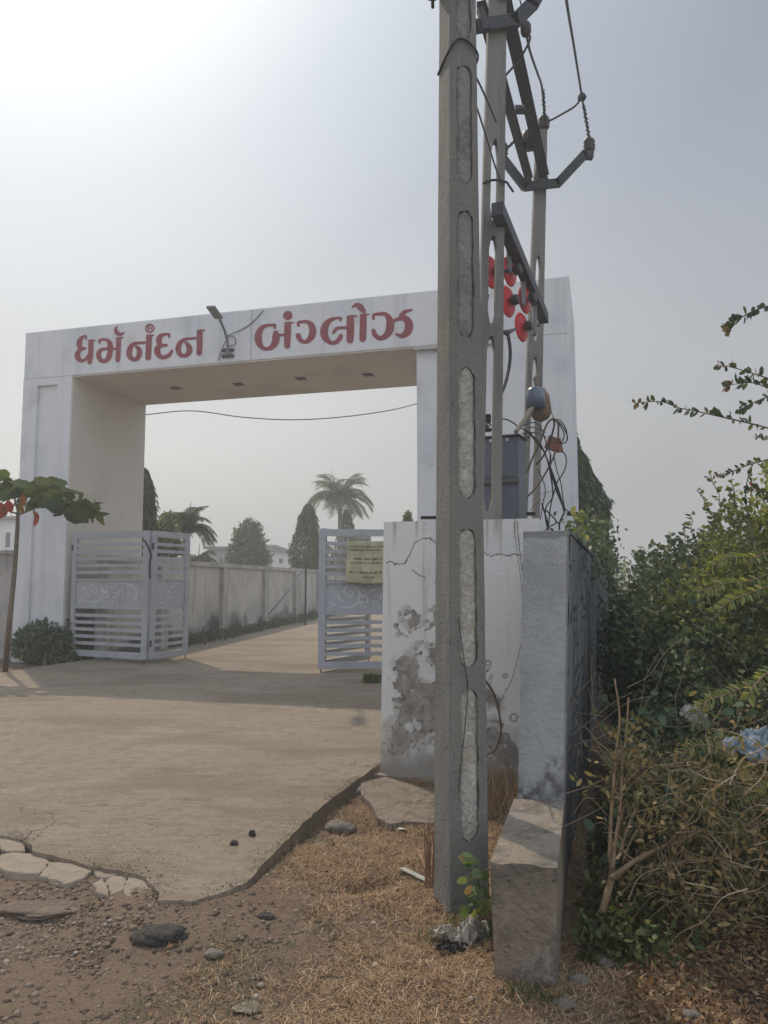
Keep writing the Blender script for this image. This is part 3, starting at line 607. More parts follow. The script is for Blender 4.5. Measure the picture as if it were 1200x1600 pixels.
for i, l in enumerate(LET):
    paint('letter_outline', l, onplane, M['halo'], arch, .003, .0004, 1.6)
    paint('painted_letter', l, onplane, M['red'], arch)
# small round emblem over the third letter
em = []
cx, cy = 190+376/8.571, 500+110/8.571
for k in range(12):
    a_ = k*math.pi/6; em.append([(cx+math.cos(a_)*6.2, cy+math.sin(a_)*6.2, 2.6), (cx+math.cos(a_+.35)*6.2, cy+math.sin(a_+.35)*6.2, 2.2)])
em += [[(cx-4, cy-2, 1.2), (cx-1, cy-3, 1.6), (cx-2.5, cy, 1.3), (cx-.5, cy+1.5, 1.5), (cx-3, cy+3, 1.1)], [(cx-.5, cy, 1.2), (cx+2.5, cy-1, 1.6), (cx+3, cy+2.5, 1.2)], [(cx+1, cy-4, 1.2), (cx+3.5, cy-4, .8)]]
paint('painted_emblem', em, onplane, M['red'], arch)
# street lamp
LB = onplane(355, 552, .05)
lamp = thing('street_lamp', onplane(355, 556, 0), 'grey curved-arm street lamp bolted to the front of the archway beam', 'street lamp')
lp = [onplane(355, 556, .06), onplane(356, 540, .08), onplane(352, 520, .25), onplane(346, 505, .5), onplane(341, 494, .75)]
MB().tube(lp, .026, 8, sm=5).build('lamp_arm', M['lampgrey'], lamp, True)
a, bq = onplane(342, 497, .72), onplane(329, 479, 1.25)
MB().beam(a, bq, .17, .05).build('lamp_head', M['lampgrey'], lamp, bevel=.02)
for v_ in (547, 556): MB().beam(onplane(347, v_+.5, .03), onplane(365, v_-.5, .03), .05, .05).build('bracket', M['steel'], lamp)
wr = MB(); wr.tube([onplane(341, 563, .02), onplane(347, 545, .03), onplane(357, 526, .04), onplane(367, 528, .04), onplane(367, 538, .04), onplane(357, 541, .08)], .008, 5, sm=6)
wr.tube([onplane(352, 526, .06), onplane(375, 516, .02), onplane(393, 505, .02), onplane(412, 485, .02)], .008, 5, sm=4)
tag(wr.build('lamp_cable', M['wire']), 'thin cable looping from the street lamp arm up over the archway beam', 'cable')
# hanging cable through the arch
cb = MB(); cb.tube([gp(tl+.0, GD+.0, 5.62), *(P(u, v, 18.2) for u, v in ((300, 642), (380, 652), (460, 656), (540, 651), (610, 641))), P(655, 630, 17)], .012, 5, sm=6)
tag(cb.build('sagging_cable', M['wire']), 'thin black cable sagging between the columns behind the archway', 'cable')

# ================================================================== GATE LEAVES
SCR = [[(122, 268, 8), (160, 295, 8), (220, 315, 9), (290, 308, 9), (340, 270, 9), (352, 200, 9), (330, 145, 8), (285, 122, 8), (245, 140, 8), (233, 180, 8), (245, 215, 6)],
       [(258, 215, 7), (290, 225, 7), (300, 195, 7), (285, 172, 6), (268, 185, 6), (275, 200, 5)],
       [(140, 205, 6), (160, 222, 6), (175, 200, 6), (160, 182, 6), (145, 190, 5)], [(150, 178, 7), (180, 180, 7), (192, 215, 7), (180, 245, 8), (205, 232, 7), (220, 255, 7), (205, 275, 6)],
       [(340, 262, 9), (370, 270, 9), (362, 300, 8)], [(362, 195, 9), (375, 225, 11), (405, 195, 9)], [(385, 225, 9), (415, 225, 10), (415, 262, 9), (395, 268, 7)],
       [(435, 172, 12), (500, 150, 11)], [(520, 138, 9), (600, 142, 9), (660, 170, 9), (688, 230, 9), (668, 300, 9), (620, 338, 8), (570, 322, 9)],
       [(555, 300, 8), (552, 255, 8), (590, 222, 8), (625, 240, 8), (620, 275, 7), (592, 275, 6), (592, 255, 5)], [(455, 255, 7), (480, 268, 8), (515, 245, 8), (520, 205, 8), (550, 210, 8), (550, 175, 7)],
       [(460, 225, 7), (490, 222, 6), (500, 240, 5)], [(680, 185, 8), (705, 175, 8), (700, 150, 7)]]
DOT = [(135, 140), (195, 128), (425, 130), (473, 124), (388, 168), (398, 312), (456, 300), (510, 322), (128, 310)]
def gate_leaf(A, B, zb, H, label, group, scroll=True, hinge_at_A=True, back=False, bold=1.0):
    A = Vector((A[0], A[1], 0)); B = Vector((B[0], B[1], 0)); W = (B-A).length; ex = (B-A).normalized(); ey = Vector((-ex.y, ex.x, 0))
    if ey.y < 0: ey = -ey
    R = Matrix((ex, ey, (0, 0, 1))).transposed()
    def q(x, y, z): return A+ex*x+ey*y+Vector((0, 0, zb+z))
    t = thing('gate_leaf', A+Vector((0, 0, zb)), label, 'gate', group)
    sw = .12
    mb = MB(); mb.box(q(W-sw/2, 0, H/2), (sw, .06, H), R); mb.box(q(sw/2, 0, H/2), (sw, .06, H), R)
    mb.box(q(W/2, 0, H-.06), (W-2*sw-.002, .06, .12), R); mb.box(q(W/2, 0, .06), (W-2*sw-.002, .06, .12), R)
    mb.build('frame', M['gate'], t)
    pz0, pz1 = H*.385, H*.62
    MB().box(q(W/2, .004, (pz0+pz1)/2), (W-2*sw-.003, .02, pz1-pz0), R).build('middle_panel', M['gate'], t)
    for z in (pz0+.012, pz1-.012): MB().box(q(W/2, -.014, z), (W-2*sw-.004, .03, .035), R).build('panel_rail', M['gate'], t)
    for i in range(5):
        for z0, z1_ in ((pz1, H-.12), (.12, pz0)):
            z = z0+(z1_-z0)*(i+1)/6
            MB().box(q(W/2, 0, z), (W-2*sw-.004, .035, .062), R).build('slat', M['gate'], t)
    def mp(x, y, off):
        return q(sw+(x-85)/660*(W-2*sw), -.006-off, pz1-(y-95)/280*(pz1-pz0))
    if scroll:
        mb = MB()
        for k, s_ in enumerate(SCR):
            V, Fc = stroke2d([(x, y, w_*1.25*bold) for x, y, w_ in s_]); mb.add([mp(x, y, .003+k*.0005) for x, y in V], Fc)
        for k, (x, y) in enumerate(DOT):
            V, Fc = stroke2d([(x-4, y, 12), (x, y, 17), (x+4, y, 12)]); mb.add([mp(x, y, .0105+k*.0003) for x, y in V], Fc)
        mb.build('scroll_ornament', M['scroll'], t)  # pale strokes stand in for see-through cut-outs with the wall behind
    mb = MB(); mb.tube([q(W-.05 if hinge_at_A else .05, -.01, -.12), q(W-.05 if hinge_at_A else .05, -.01, .25)], .012, 6); mb.build('drop_bolt', M['rust'], t)
    for z in (.3, H-.3):
        MB().tube([q(0 if hinge_at_A else W, -.03, z-.06), q(0 if hinge_at_A else W, -.03, z+.06)], .022, 8).build('hinge', M['steel'], t)
    return t, q, W
HL = P(110, 1000, 15.75); ML = P(229, 1000, 14.85)
gate_leaf((HL.x, HL.y), (ML.x, ML.y), .12, 2.47, 'grey slatted gate leaf with white scroll panel hung on the left column', 'slatted leaves of the folding gate')
BL = P(292, 1000, 15.9)
t2, q2, W2 = gate_leaf((ML.x+.04, ML.y+.05), (BL.x, BL.y), .12, 2.47, 'folded-back grey gate leaf second from the left, turned edge-on beside the open drive', 'slatted leaves of the folding gate')
MB().tube([P(226, 845, 14.75), P(232, 856, 14.6), P(236, 868, 14.65), P(234, 880, 14.7), P(234, 905, 14.72)], .02, 6, sm=4).build('latch_chain', M['steel'], t2)
HR = P(650, 1000, 13.62); MR = P(497, 1000, 13.45)
t3, q3, W3 = gate_leaf((MR.x, MR.y), (HR.x, HR.y), .10, 2.42, 'grey slatted gate leaf carrying a yellow banner, hung on the right column', 'slatted leaves of the folding gate', hinge_at_A=False, bold=1.0)
BR = P(577, 1000, 15.0)
gate_leaf((MR.x+.05, MR.y+.07), (BR.x, BR.y), .12, 2.42, 'gate leaf folded away behind the banner leaf at the right of the drive', 'slatted leaves of the folding gate', scroll=False)
# banner
bn_ = []; nxb, nzb = 26, 22; W0, W1 = 541, 612
A_ = P(541, 846, 13.38); B_ = P(615, 846, 13.30); zt = A_.z; zb_ = P(541, 912, 13.38).z
for j in range(nzb):
    for i in range(nxb):
        fx, fz = i/(nxb-1), j/(nzb-1)
        p = A_.lerp(B_, fx); z = zt+(zb_-zt)*fz+.02*math.sin(fx*9)*fz*.5
        d = .012*math.sin(fx*14+fz*5)+.018*(float(fbm(fx*5, fz*5, 2))-.5)*2
        bn_.append((p.x+.01*math.sin(fz*7), p.y-.035+d, z))
Fb = [(j*nxb+i, j*nxb+i+1, (j+1)*nxb+i+1, (j+1)*nxb+i) for j in range(nzb-1) for i in range(nxb-1)]
ban = link('banner', bn_, Fb, M['banner'], smooth=True, origin=(A_.x, A_.y, zb_)); so_ = ban.modifiers.new('s', 'SOLIDIFY'); so_.thickness = .003
tag(ban, 'creased yellow cloth banner with rows of dark printed writing tied to the right gate leaf', 'banner')
mb = MB(); random.seed(3)
def bp_(fx, fz, off=.0):
    p = A_.lerp(B_, fx); d = .012*math.sin(fx*14+fz*5)+.018*(float(fbm(fx*5, fz*5, 2))-.5)*2
    return Vector((p.x+.01*math.sin(fz*7), p.y-.035+d-.006-off, zt+(zb_-zt)*fz+.01*math.sin(fx*9)*fz))
for fz, x0, x1_, big in ((.13, .04, .98, 1), (.21, .06, .95, .8), (.42, .06, .95, 1), (.51, .08, .95, 1), (.74, .06, .9, 1), (.84, .35, .62, .9)):
    x_ = x0; cnt = 0
    while x_ < x1_:
        ww = random.uniform(.018, .034)
        if random.random() < .85:
            h = .019*big
            kind = random.choice('abcd')
            def seg(pts): mb.tube([bp_(x_+a*ww, fz+b_*h*1.4) for a, b_ in pts], .0036, 4)
            if kind == 'a': seg([(0, -.6), (.5, -1), (.7, 0), (.2, .8), (0, .3)])
            if kind == 'b': seg([(0, 0), (.4, -.8), (.8, 0), (.4, .9)]); 
            if kind == 'c': seg([(.6, -1), (.1, 0), (.6, .9)])
            if kind == 'd': seg([(0, -1), (.6, -.6), (.2, .6), (.7, .9)])
            if random.random() < .6: seg([(.9, -1), (.9, 1)])
        x_ += ww*1.25
mb.build('banner_writing', M['ink'], ban)

# ================================================================== FOREGROUND WALL
wa = math.radians(17.0); wxd = Vector((math.cos(wa), -math.sin(wa), 0)); wyd = Vector((math.sin(wa), math.cos(wa), 0)); Rw = Matrix((wxd, wyd, (0, 0, 1))).transposed()
WC = Vector((.921, 4.1, 0))     # right front corner of the long wall
def wp(t, s, z): return WC+wxd*t+wyd*s+Vector((0, 0, z))
# long side wall running back, with the front end block
lw = thing('boundary_wall', WC, 'long black-stained boundary wall running back along the undergrowth, ending in a pale front face', 'wall')
ns, nz = 330, 48; Vv = []; S = np.linspace(0.0, 30, ns); Zs = np.linspace(-.3, 1.86, nz)
SS, ZZ = np.meshgrid(S, Zs)
bulge = .03*(fbm(SS*1.2, ZZ*2, 1)-.5)+.012*(fbm(SS*9, ZZ*9, 4)-.5)
top = 1.0+0*SS
pts = np.array(WC)[None, None]+np.array(wxd)[None, None]*bulge[..., None]+np.array(wyd)[None, None]*(SS+.02)[..., None]
pts[..., 2] = ZZ
I = np.arange(ns*nz).reshape(nz, ns); Qd = np.stack([I[:-1, :-1].ravel(), I[:-1, 1:].ravel(), I[1:, 1:].ravel(), I[1:, :-1].ravel()], 1)
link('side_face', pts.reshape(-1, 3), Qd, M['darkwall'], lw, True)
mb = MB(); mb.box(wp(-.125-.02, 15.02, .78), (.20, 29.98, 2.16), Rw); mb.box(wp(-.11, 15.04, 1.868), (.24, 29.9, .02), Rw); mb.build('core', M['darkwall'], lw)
def masked_face(name, A, ex, W, z0, z1, res, mat, parent, maskf, th=.02, disp=.004):
    nx_ = int(W/res)+1; nz_ = int((z1-z0)/res)+1
    xs = np.linspace(0, W, nx_); zs = np.linspace(z0, z1, nz_); XX, ZZ = np.meshgrid(xs, zs)
    n_ = Vector((ex.y, -ex.x, 0)); n_ = n_ if n_.y < 0 else -n_
    p = np.array(A)[None, None]*np.array([1, 1, 0])+XX[..., None]*np.array(ex)
    p[..., 2] = ZZ
    # pixel coordinates of every vertex (to place traced stains where the photo shows them)
    d = p-np.array([0, 0, EYE]); dep = d[..., 1]*cp+d[..., 2]*sp; up = -d[..., 1]*sp+d[..., 2]*cp
    U = 600+F*d[..., 0]/dep; Vp = 800-F*up/dep
    m_ = maskf(U, Vp, XX, ZZ)
    h = .004*(fbm(XX*6, ZZ*6, 1)-.5)-disp*m_[..., 0]*(.6+.8*fbm(XX*60, ZZ*60, 2))-.004*m_[..., 1]
    p = p+np.array(n_)*h[..., None]
    I = np.arange(nx_*nz_).reshape(nz_, nx_); Qd = np.stack([I[:-1, :-1].ravel(), I[:-1, 1:].ravel(), I[1:, 1:].ravel(), I[1:, :-1].ravel()], 1)
    o = link(name, p.reshape(-1, 3), Qd, mat, parent, True)
    at = o.data.color_attributes.new('mask', 'FLOAT_COLOR', 'POINT')
    at.data.foreach_set('color', np.concatenate([m_.reshape(-1, 3), np.ones((nx_*nz_, 1))], 1).astype(np.float32).ravel())
    return o
def seg_dist(U, Vp, pl):
    d = np.full(U.shape, 1e9)
    for (x0, y0), (x1_, y1_) in zip(pl[:-1], pl[1:]):
        dx, dy = x1_-x0, y1_-y0; t_ = np.clip(((U-x0)*dx+(Vp-y0)*dy)/(dx*dx+dy*dy+1e-9), 0, 1)
        d = np.minimum(d, np.hypot(U-x0-t_*dx, Vp-y0-t_*dy))
    return d
z8 = lambda L_: [(560+x/3, 780+y/3, r/3) for x, y, r in L_]
DARK = z8([(230, 790, 50), (185, 770, 26), (190, 870, 36), (250, 880, 52), (300, 930, 62), (340, 900, 40), (250, 975, 50), (335, 1010, 60), (205, 1040, 40), (165, 1130, 36), (150, 1170, 24), (210, 1160, 34), (265, 1135, 30), (320, 1115, 36), (350, 735, 26), (350, 770, 16), (165, 950, 14), (300, 1050, 46),
          (245, 560, 22), (265, 585, 22), (222, 530, 16), (180, 600, 12), (185, 630, 12), (212, 628, 10), (340, 520, 18), (320, 600, 18), (350, 560, 12), (265, 715, 18), (285, 705, 12), (337, 385, 6), (205, 545, 12),
          (610, 900, 22), (620, 965, 30), (632, 1000, 16), (610, 1110, 34), (650, 1090, 34), (690, 1130, 36), (670, 1180, 34), (700, 1225, 34), (740, 1205, 24), (715, 1250, 20), (605, 850, 10), (690, 912, 7), (600, 800, 8), (640, 1200, 26)])
LITE = z8([(305, 800, 44), (300, 760, 30), (242, 1058, 40), (285, 605, 16), (235, 545, 9), (615, 1015, 22), (683, 1160, 12), (175, 905, 16)])
RING = z8([(725, 1025, 17), (683, 828, 9), (600, 770, 12)])
CR = [[(600, 880), (605, 877), (612, 882), (628, 880), (636, 868), (644, 848), (655, 842), (667, 841), (673, 846), (683, 850)], [(752, 863), (762, 869), (775, 866), (790, 869), (800, 866), (812, 869), (822, 871)], [(803, 815), (806, 850), (810, 880), (814, 905), (818, 930)], [(815, 1185), (805, 1200)], [(640, 890), (652, 900), (660, 902)]]
z8p = lambda L_: [(560+x/3, 780+y/3) for x, y in L_]
PEEL = [z8p(q) for q in ([(160, 765), (215, 740), (240, 755), (262, 720), (285, 705), (290, 720), (262, 745), (280, 770), (268, 800), (262, 850), (300, 862), (358, 860), (375, 960), (370, 1090), (320, 1100), (300, 1130), (250, 1150), (220, 1185), (165, 1205), (135, 1180), (150, 1120), (175, 1080), (168, 1040), (190, 990), (205, 960), (175, 955), (160, 935), (178, 925), (200, 930), (190, 905), (165, 880), (170, 850), (185, 830), (160, 800)],
  [(325, 700), (355, 690), (375, 700), (375, 790), (350, 780), (335, 745)], [(200, 550), (205, 520), (235, 515), (262, 535), (278, 540), (272, 570), (292, 580), (255, 604), (230, 595), (222, 570), (240, 552), (225, 532)], [(155, 580), (175, 590), (185, 620), (215, 630), (180, 642), (165, 605)],
  [(300, 525), (330, 510), (355, 498), (375, 500), (375, 575), (345, 568), (340, 530), (320, 537)], [(300, 618), (322, 590), (358, 580), (335, 602), (312, 622)], [(595, 880), (625, 905), (642, 935), (660, 955), (655, 1005), (640, 985), (598, 960)],
  [(590, 1080), (640, 1060), (660, 1100), (700, 1100), (720, 1140), (750, 1190), (762, 1225), (712, 1258), (670, 1232), (630, 1190), (590, 1150)], [(598, 795), (612, 800), (606, 812), (597, 808)], [(598, 850), (622, 856), (600, 866)])]
HOLE = [z8p(q) for q in ([(215, 1045), (250, 1028), (290, 1050), (297, 1080), (250, 1097), (215, 1075)], [(675, 1150), (690, 1145), (694, 1172), (682, 1180)], [(230, 895), (250, 890), (245, 915)])]
def pmask(U, Vp, XX, ZZ):
    ns_ = (fbm(XX*14, ZZ*14, 3, 5)-.5)
    U0, V0 = U, Vp
    U = U+34*(fbm(XX*5, ZZ*5, 11, 4)-.5)+14*(fbm(XX*18, ZZ*18, 21, 3)-.5); Vp = Vp+34*(fbm(XX*5, ZZ*5, 31, 4)-.5)+14*(fbm(XX*18, ZZ*18, 41, 3)-.5)
    f = np.full(U.shape, -1.0)
    for x, y, r in DARK: f = np.maximum(f, 1-np.hypot((U-x), (Vp-y))/(r*1.42))
    g = np.full(U.shape, -1.0)
    for x, y, r in LITE: g = np.maximum(g, 1-np.hypot((U-x), (Vp-y))/r)
    f2 = f+ns_*1.3-np.clip(g, 0, 1)*1.6
    Uw = U0+7*(fbm(XX*9, ZZ*9, 51, 3)-.5)+9*(fbm(XX*28, ZZ*28, 61, 3)-.5); Vw = V0+7*(fbm(XX*9, ZZ*9, 71, 3)-.5)+9*(fbm(XX*28, ZZ*28, 81, 3)-.5)
    ins_ = np.zeros(U.shape, bool)
    for q in PEEL: ins_ |= inpoly(Uw, Vw, q)
    for q in HOLE: ins_ &= ~inpoly(Uw, Vw, q)
    ins_ |= (fbm(XX*30, ZZ*30, 91, 3) > .63) & (f2 > .05)
    R_ = ins_*(.35+1.1*np.clip(fbm(XX*11, ZZ*11, 5, 4)-.2, 0, 1))
    R_ = np.maximum(R_, ins_*(fbm(XX*30, ZZ*30, 15, 2) < .36)*.95)
    R_ = np.clip(R_, 0, 1)*.95
    U, Vp = U0, V0
    for x, y, r in RING: R_ = np.maximum(R_, np.clip(1-np.abs(np.hypot(U-x, Vp-y)-r)/2.2, 0, 1)*.8)
    # darker towards the foot
    R_ = np.maximum(R_, np.clip((.17-ZZ)/.2+ns_*.9, 0, .6))
    C_ = np.zeros(U.shape)
    for pl in CR: C_ = np.maximum(C_, np.clip(1.25-seg_dist(U+(fbm(XX*50, ZZ*50, 1)-.5)*4, Vp+(fbm(XX*50, ZZ*50, 8)-.5)*4, pl)/1.0, 0, 1))
    B_ = np.clip(1-np.abs(U-735-8-2*fbm(XX*4, ZZ*4, 2)-0)/5, 0, 1)*np.clip((925-Vp)/110, 0, .9)*0
    B_ = np.maximum(B_, np.clip((f2+.30)/.5, 0, 1)*.55*(.5+.8*fbm(XX*9, ZZ*9, 15)))
    B_ = np.maximum(B_, np.clip((.45-ZZ)/.5+ns_, 0, .6))
    for ux, wv, ln in ((778, 4, 70), (772, 9, 35), (757, 3, 60), (800, 3, 40), (612, 4, 50), (646, 3, 35)):
        B_ = np.maximum(B_, np.clip(1-np.abs(U-ux-3*(fbm(ZZ*3, XX*3, 2)-.5))/wv, 0, 1)*np.clip(1-(Vp-814)/ln, 0, .85))
    return np.stack([R_, C_, B_], -1)
WP0 = Vector((-.033*1.0, 6.5, 0)); WW = 1.34
zt_ = P(700, 813, 6.5).z
pil = thing('plastered_wall_block', WP0, 'freestanding whitewashed wall block with dark peeled plaster patches behind the front pole', 'wall')
WP0 = P(594.5, 1205, 6.68); WP0.z = 0
masked_face('front_face', WP0, wxd, WW, -.15, zt_, .0062, M['pillar'], pil, pmask)
mb = MB(); c_ = WP0+wxd*(WW/2)+wyd*(.02+.21); mb.box((c_.x, c_.y, (zt_-.15)/2), (WW, .42, zt_+.14), Rw); mb.build('core', M['pillar'], pil, bevel=.012)
c_ = WP0+wxd*(WW/2)+wyd*(.16); mb = MB(); mb.box((c_.x, c_.y, -.06), (WW+.16, .48, .10), Rw); mb.build('plinth', M['broken'], pil)
# pale end face of the long wall (buttress)
BA = P(820.5, 1000, 4.1); 
BA = WC-wxd*.242
def bmask(U, Vp, XX, ZZ):
    ns_ = fbm(XX*12, ZZ*12, 3, 5)-.5
    R_ = np.clip((.80-ZZ)/.42+ns_*2.0-.25, 0, .75)*np.clip((fbm(XX*26, ZZ*26, 7)-.36)/.2, 0, 1)
    R_ = np.maximum(R_, np.clip((ZZ-1.83)/.05+ns_*1.2, 0, .4))
    R_ = np.maximum(R_, np.clip(1-np.abs(XX-.242)/.012+ns_, 0, .5))
    return np.stack([R_, 0*R_, 0*R_], -1)
masked_face('end_face', BA, wxd, .242, -.1, 1.872, .006, M['buttress'], lw, bmask)
mb = MB(); c_ = BA+wxd*.121+wyd*.0185; mb.box((c_.x, c_.y, .88), (.242, .02, 1.98), Rw); mb.build('end_block', M['buttress'], lw)

# low concrete block in front
st = thing('low_concrete_block', P(812, 1515, 3.2), 'low brown concrete kerb block jutting toward the viewer at the foot of the wall end', 'concrete block')
zt0 = .48
fl, fr = P(766, 1346, 3.2), P(871, 1352, 3.13); bl_, br_ = P(803, 1250, 4.12), P(884, 1263, 4.08)
fl.z = fr.z = zt0; bl_.z = br_.z = zt0
fl = Vector((P(766, 1346, 3.2).x, 3.2, zt0)); fr = Vector((P(871, 1352, 3.13).x, 3.13, zt0)); bl_ = Vector((P(803, 1250, 4.1).x, 4.1, zt0)); br_ = Vector((P(884, 1263, 4.05).x, 4.07, zt0))
import bmesh
bm = bmesh.new()
nS = 40; nW = 12; nH = 18
def bil(a, b_): # a along front->back, b left->right
    l = fl.lerp(bl_, a); r = fr.lerp(br_, a); return l.lerp(r, b_)
def nz3(p, s, o=3): return float(fbm(p.x*s, p.y*s, p.z*s+5, o))-.5
def grid(f, n, m_):
    vs = [[bm.verts.new(f(i/n, j/m_)) for j in range(m_+1)] for i in range(n+1)]
    for i in range(n):
        for j in range(m_): bm.faces.new((vs[i][j], vs[i][j+1], vs[i+1][j+1], vs[i+1][j]))
def chip(p):
    e = nz3(p, 7)*.010+min(0, nz3(p, 16)+.12)*.06+nz3(p, 30)*.005; q = p.copy(); q.z += e
    return q
grid(lambda a, b_: chip(bil(a, b_)), nS, nW)
def front(a, b_):
    p = bil(0, b_); z = zt0+(-.25-zt0)*a; q = Vector((p.x, p.y, z))
    if a == 0: return chip(bil(0, b_))
    q.y += nz3(q, 8)*.012+nz3(q, 30)*.006; q.y -= 0; q.x += (.5-b_)*.04*a; return q
grid(front, nH, nW)
def sideR(a, b_):
    p = bil(b_, 1)
    if a == 0: return chip(p)
    return Vector((p.x-.02*a*(1-b_), p.y, zt0+(-.25-zt0)*a))
grid(sideR, nH, nS)
def sideL(a, b_):
    p = bil(b_, 0)
    if a == 0: return chip(p)
    return Vector((p.x+.02*a*(1-b_), p.y, zt0+(-.25-zt0)*a))
grid(sideL, nH, nS)
bmesh.ops.remove_doubles(bm, verts=bm.verts, dist=.0006); bmesh.ops.recalc_face_normals(bm, faces=bm.faces)
stv = [v.co.copy() for v in bm.verts]; stf = [[v.index for v in f.verts] for f in bm.faces]; bm.verts.index_update(); stf = [[v.index for v in f.verts] for f in bm.faces]; bm.free()
link('block_body', stv, stf, M['stub'], st)
def shear(t, k):
    for ch in t.children:
        for v in ch.data.vertices: v.co.x += k*(v.co.z+ploc(t).z)
shear(lw, .036); shear(pil, .013)
# concrete slab by the wall foot
sp_ = [(562, 1222), (600, 1212), (612, 1214), (640, 1222), (680, 1232), (720, 1236), (716, 1268), (676, 1280), (640, 1278), (610, 1282), (590, 1272), (584, 1255), (566, 1240)]
pp = [G(u, v, .012) for u, v in sp_]; cx_ = sum(p.x for p in pp)/len(pp); cy_ = sum(p.y for p in pp)/len(pp)
q_ = []
for i in range(len(pp)):
    a, bq = pp[i], pp[(i+1) % len(pp)]
    for j in range(4):
        p = a.lerp(bq, j/4); q_.append((p.x-cx_+random.uniform(-.01, .01), p.y-cy_+random.uniform(-.01, .01)))
o = slab('concrete_slab', q_, 0, .12, M['rubble']); o.location = (cx_, cy_, -.004); o.rotation_euler = (.01, .02, 0)
mo = o.modifiers.new('b', 'BEVEL'); mo.width = .02; mo.segments = 2; mo.limit_method = 'ANGLE'
tag(o, 'flat irregular concrete slab lying at the foot of the white wall block', 'concrete slab')

# ================================================================== MAIN POLE
pa = math.radians(16); px_ = Vector((math.cos(pa), math.sin(pa), 0)); py_ = Vector((-math.sin(pa), math.cos(pa), 0))
PC0 = Vector((.313, 3.83, 0))
HP = 8.0
def pole_pt(fx, fy, z):
    # corner C at front-left; taper with height
    k = z/4.6; Wd = .209*(1-.27*k); Dp = .232*(1-.27*k)
    C0 = PC0+Vector((.037*k, 0, 0))+px_*.0
    return C0+px_*(fx*Wd)+py_*(fy*Dp)+Vector((0, 0, z))
mp_ = thing('utility_pole', PC0+Vector((.08, .1, -.05)), 'thick grey concrete utility pole with rough filled slots standing nearest in front of the wall', 'utility pole')
nzp = 120; Vv = []; Fc = []
ringp = [(0, 0), (.07, -.02), (.5, 0), (.93, -.02), (1, 0), (1.02, .5), (1, 1), (.5, 1), (0, 1), (-.01, .93), (0, .5), (-.01, .07)]
ringp = [(.0, .03), (.03, 0), (.5, 0), (.97, 0), (1, .03), (1, .5), (1, .97), (.97, 1), (.5, 1), (.03, 1), (0, .97), (0, .5)]
for i in range(nzp+1):
    z = -.3+(HP+.3)*i/nzp
    for fx, fy in ringp:
        p = pole_pt(fx, fy, z); e = .006*(float(fbm(p.x*9, p.y*9, z*5, 3))-.5)
        Vv.append(p+px_*e+py_*e*.5)
k = len(ringp)
Fc = [(i*k+j, i*k+(j+1) % k, (i+1)*k+(j+1) % k, (i+1)*k+j) for i in range(nzp) for j in range(k)]+[tuple(range(k))[::-1], tuple(range(nzp*k, (nzp+1)*k))]
pobj = link('pole_shaft', Vv, Fc, M['pole'], mp_)
slots = [(1312, 1074), (1042, 826), (780, 578), (530, 335), (296, 110)]
slz = [(P(730, a, 3.90).z, P(730, b_, 3.90).z) for a, b_ in slots]; slz.append((slz[-1][1]+.15, slz[-1][1]+.8))
cutters = []
def capsule(z0, z1, hw, d0, d1, jit=0.0, n=10, fxc=.52):
    pts = []
    for j in range(n+1):
        a_ = math.pi*j/n; pts.append((math.cos(a_)*hw, z1-hw*1.4+math.sin(a_)*hw*1.4))
    for t_ in np.linspace(0, 1, 14)[1:-1]: pts.append((-hw, z1-hw*1.4+(z0-z1+2.8*hw)*t_))
    for j in range(n+1):
        a_ = math.pi+math.pi*j/n; pts.append((math.cos(a_)*hw, z0+hw*1.4+math.sin(a_)*hw*1.4))
    for t_ in np.linspace(0, 1, 14)[1:-1]: pts.append((hw, z0+hw*1.4+(z1-z0-2.8*hw)*t_))
    pts = [(x+random.uniform(-jit, jit), z+random.uniform(-jit, jit)) for x, z in pts]
    V = []
    for d in (d0, d1):
        for x, z in pts:
            p = pole_pt(fxc, 0, z); V.append(p+px_*x+py_*d)
    m_ = len(pts); return V, [tuple(range(m_)), tuple(range(m_, 2*m_))[::-1]]+[(i, m_+i, m_+(i+1) % m_, (i+1) % m_) for i in range(m_)]
cm = MB()
for i, (z0, z1_) in enumerate(slz):
    V, Fq = capsule(z0, z1_, .048*(1-.02*i), -.05, .035, .005); cm.add(V, Fq)
co_ = link('cut', cm.v, cm.f, None, mp_)
bo = pobj.modifiers.new('cut', 'BOOLEAN'); bo.operation = 'DIFFERENCE'; bo.object = co_; bo.solver = 'EXACT'
dg = bpy.context.evaluated_depsgraph_get(); me2 = bpy.data.meshes.new_from_object(pobj.evaluated_get(dg)); pobj.modifiers.clear(); pobj.data = me2
if not me2.materials: me2.materials.append(M['pole'])
bpy.data.objects.remove(co_)
for i, (z0, z1_) in enumerate(slz):
    hw = .0465*(1-.02*i); n1, n2 = 9, max(10, int((z1_-z0)/.012)); V = []
    for b_ in range(n2+1):
        zc = z0+(z1_-z0)*b_/n2; e = min(zc-z0, z1_-zc)/(hw*1.4); wv = hw*math.sqrt(max(0.02, 1-(1-min(1, e))**2))
        for a_ in range(n1+1):
            fx = a_/n1*2-1; p = pole_pt(.52, 0, zc); dd = .006+.012*(float(fbm(fx*1.5+i*5, zc*14, 3, 4))-.5)+.006*(float(fbm(fx*6, zc*60, 3, 2))-.5)+.01*(abs(fx)**4)
            V.append(p+px_*(fx*wv)+py_*dd)
    Fq = [(r_*(n1+1)+c, r_*(n1+1)+c+1, (r_+1)*(n1+1)+c+1, (r_+1)*(n1+1)+c) for r_ in range(n2) for c in range(n1)]
    link('slot_infill', V, Fq, M['infill'] if i < 3 else M['infill_dark'], mp_, True)
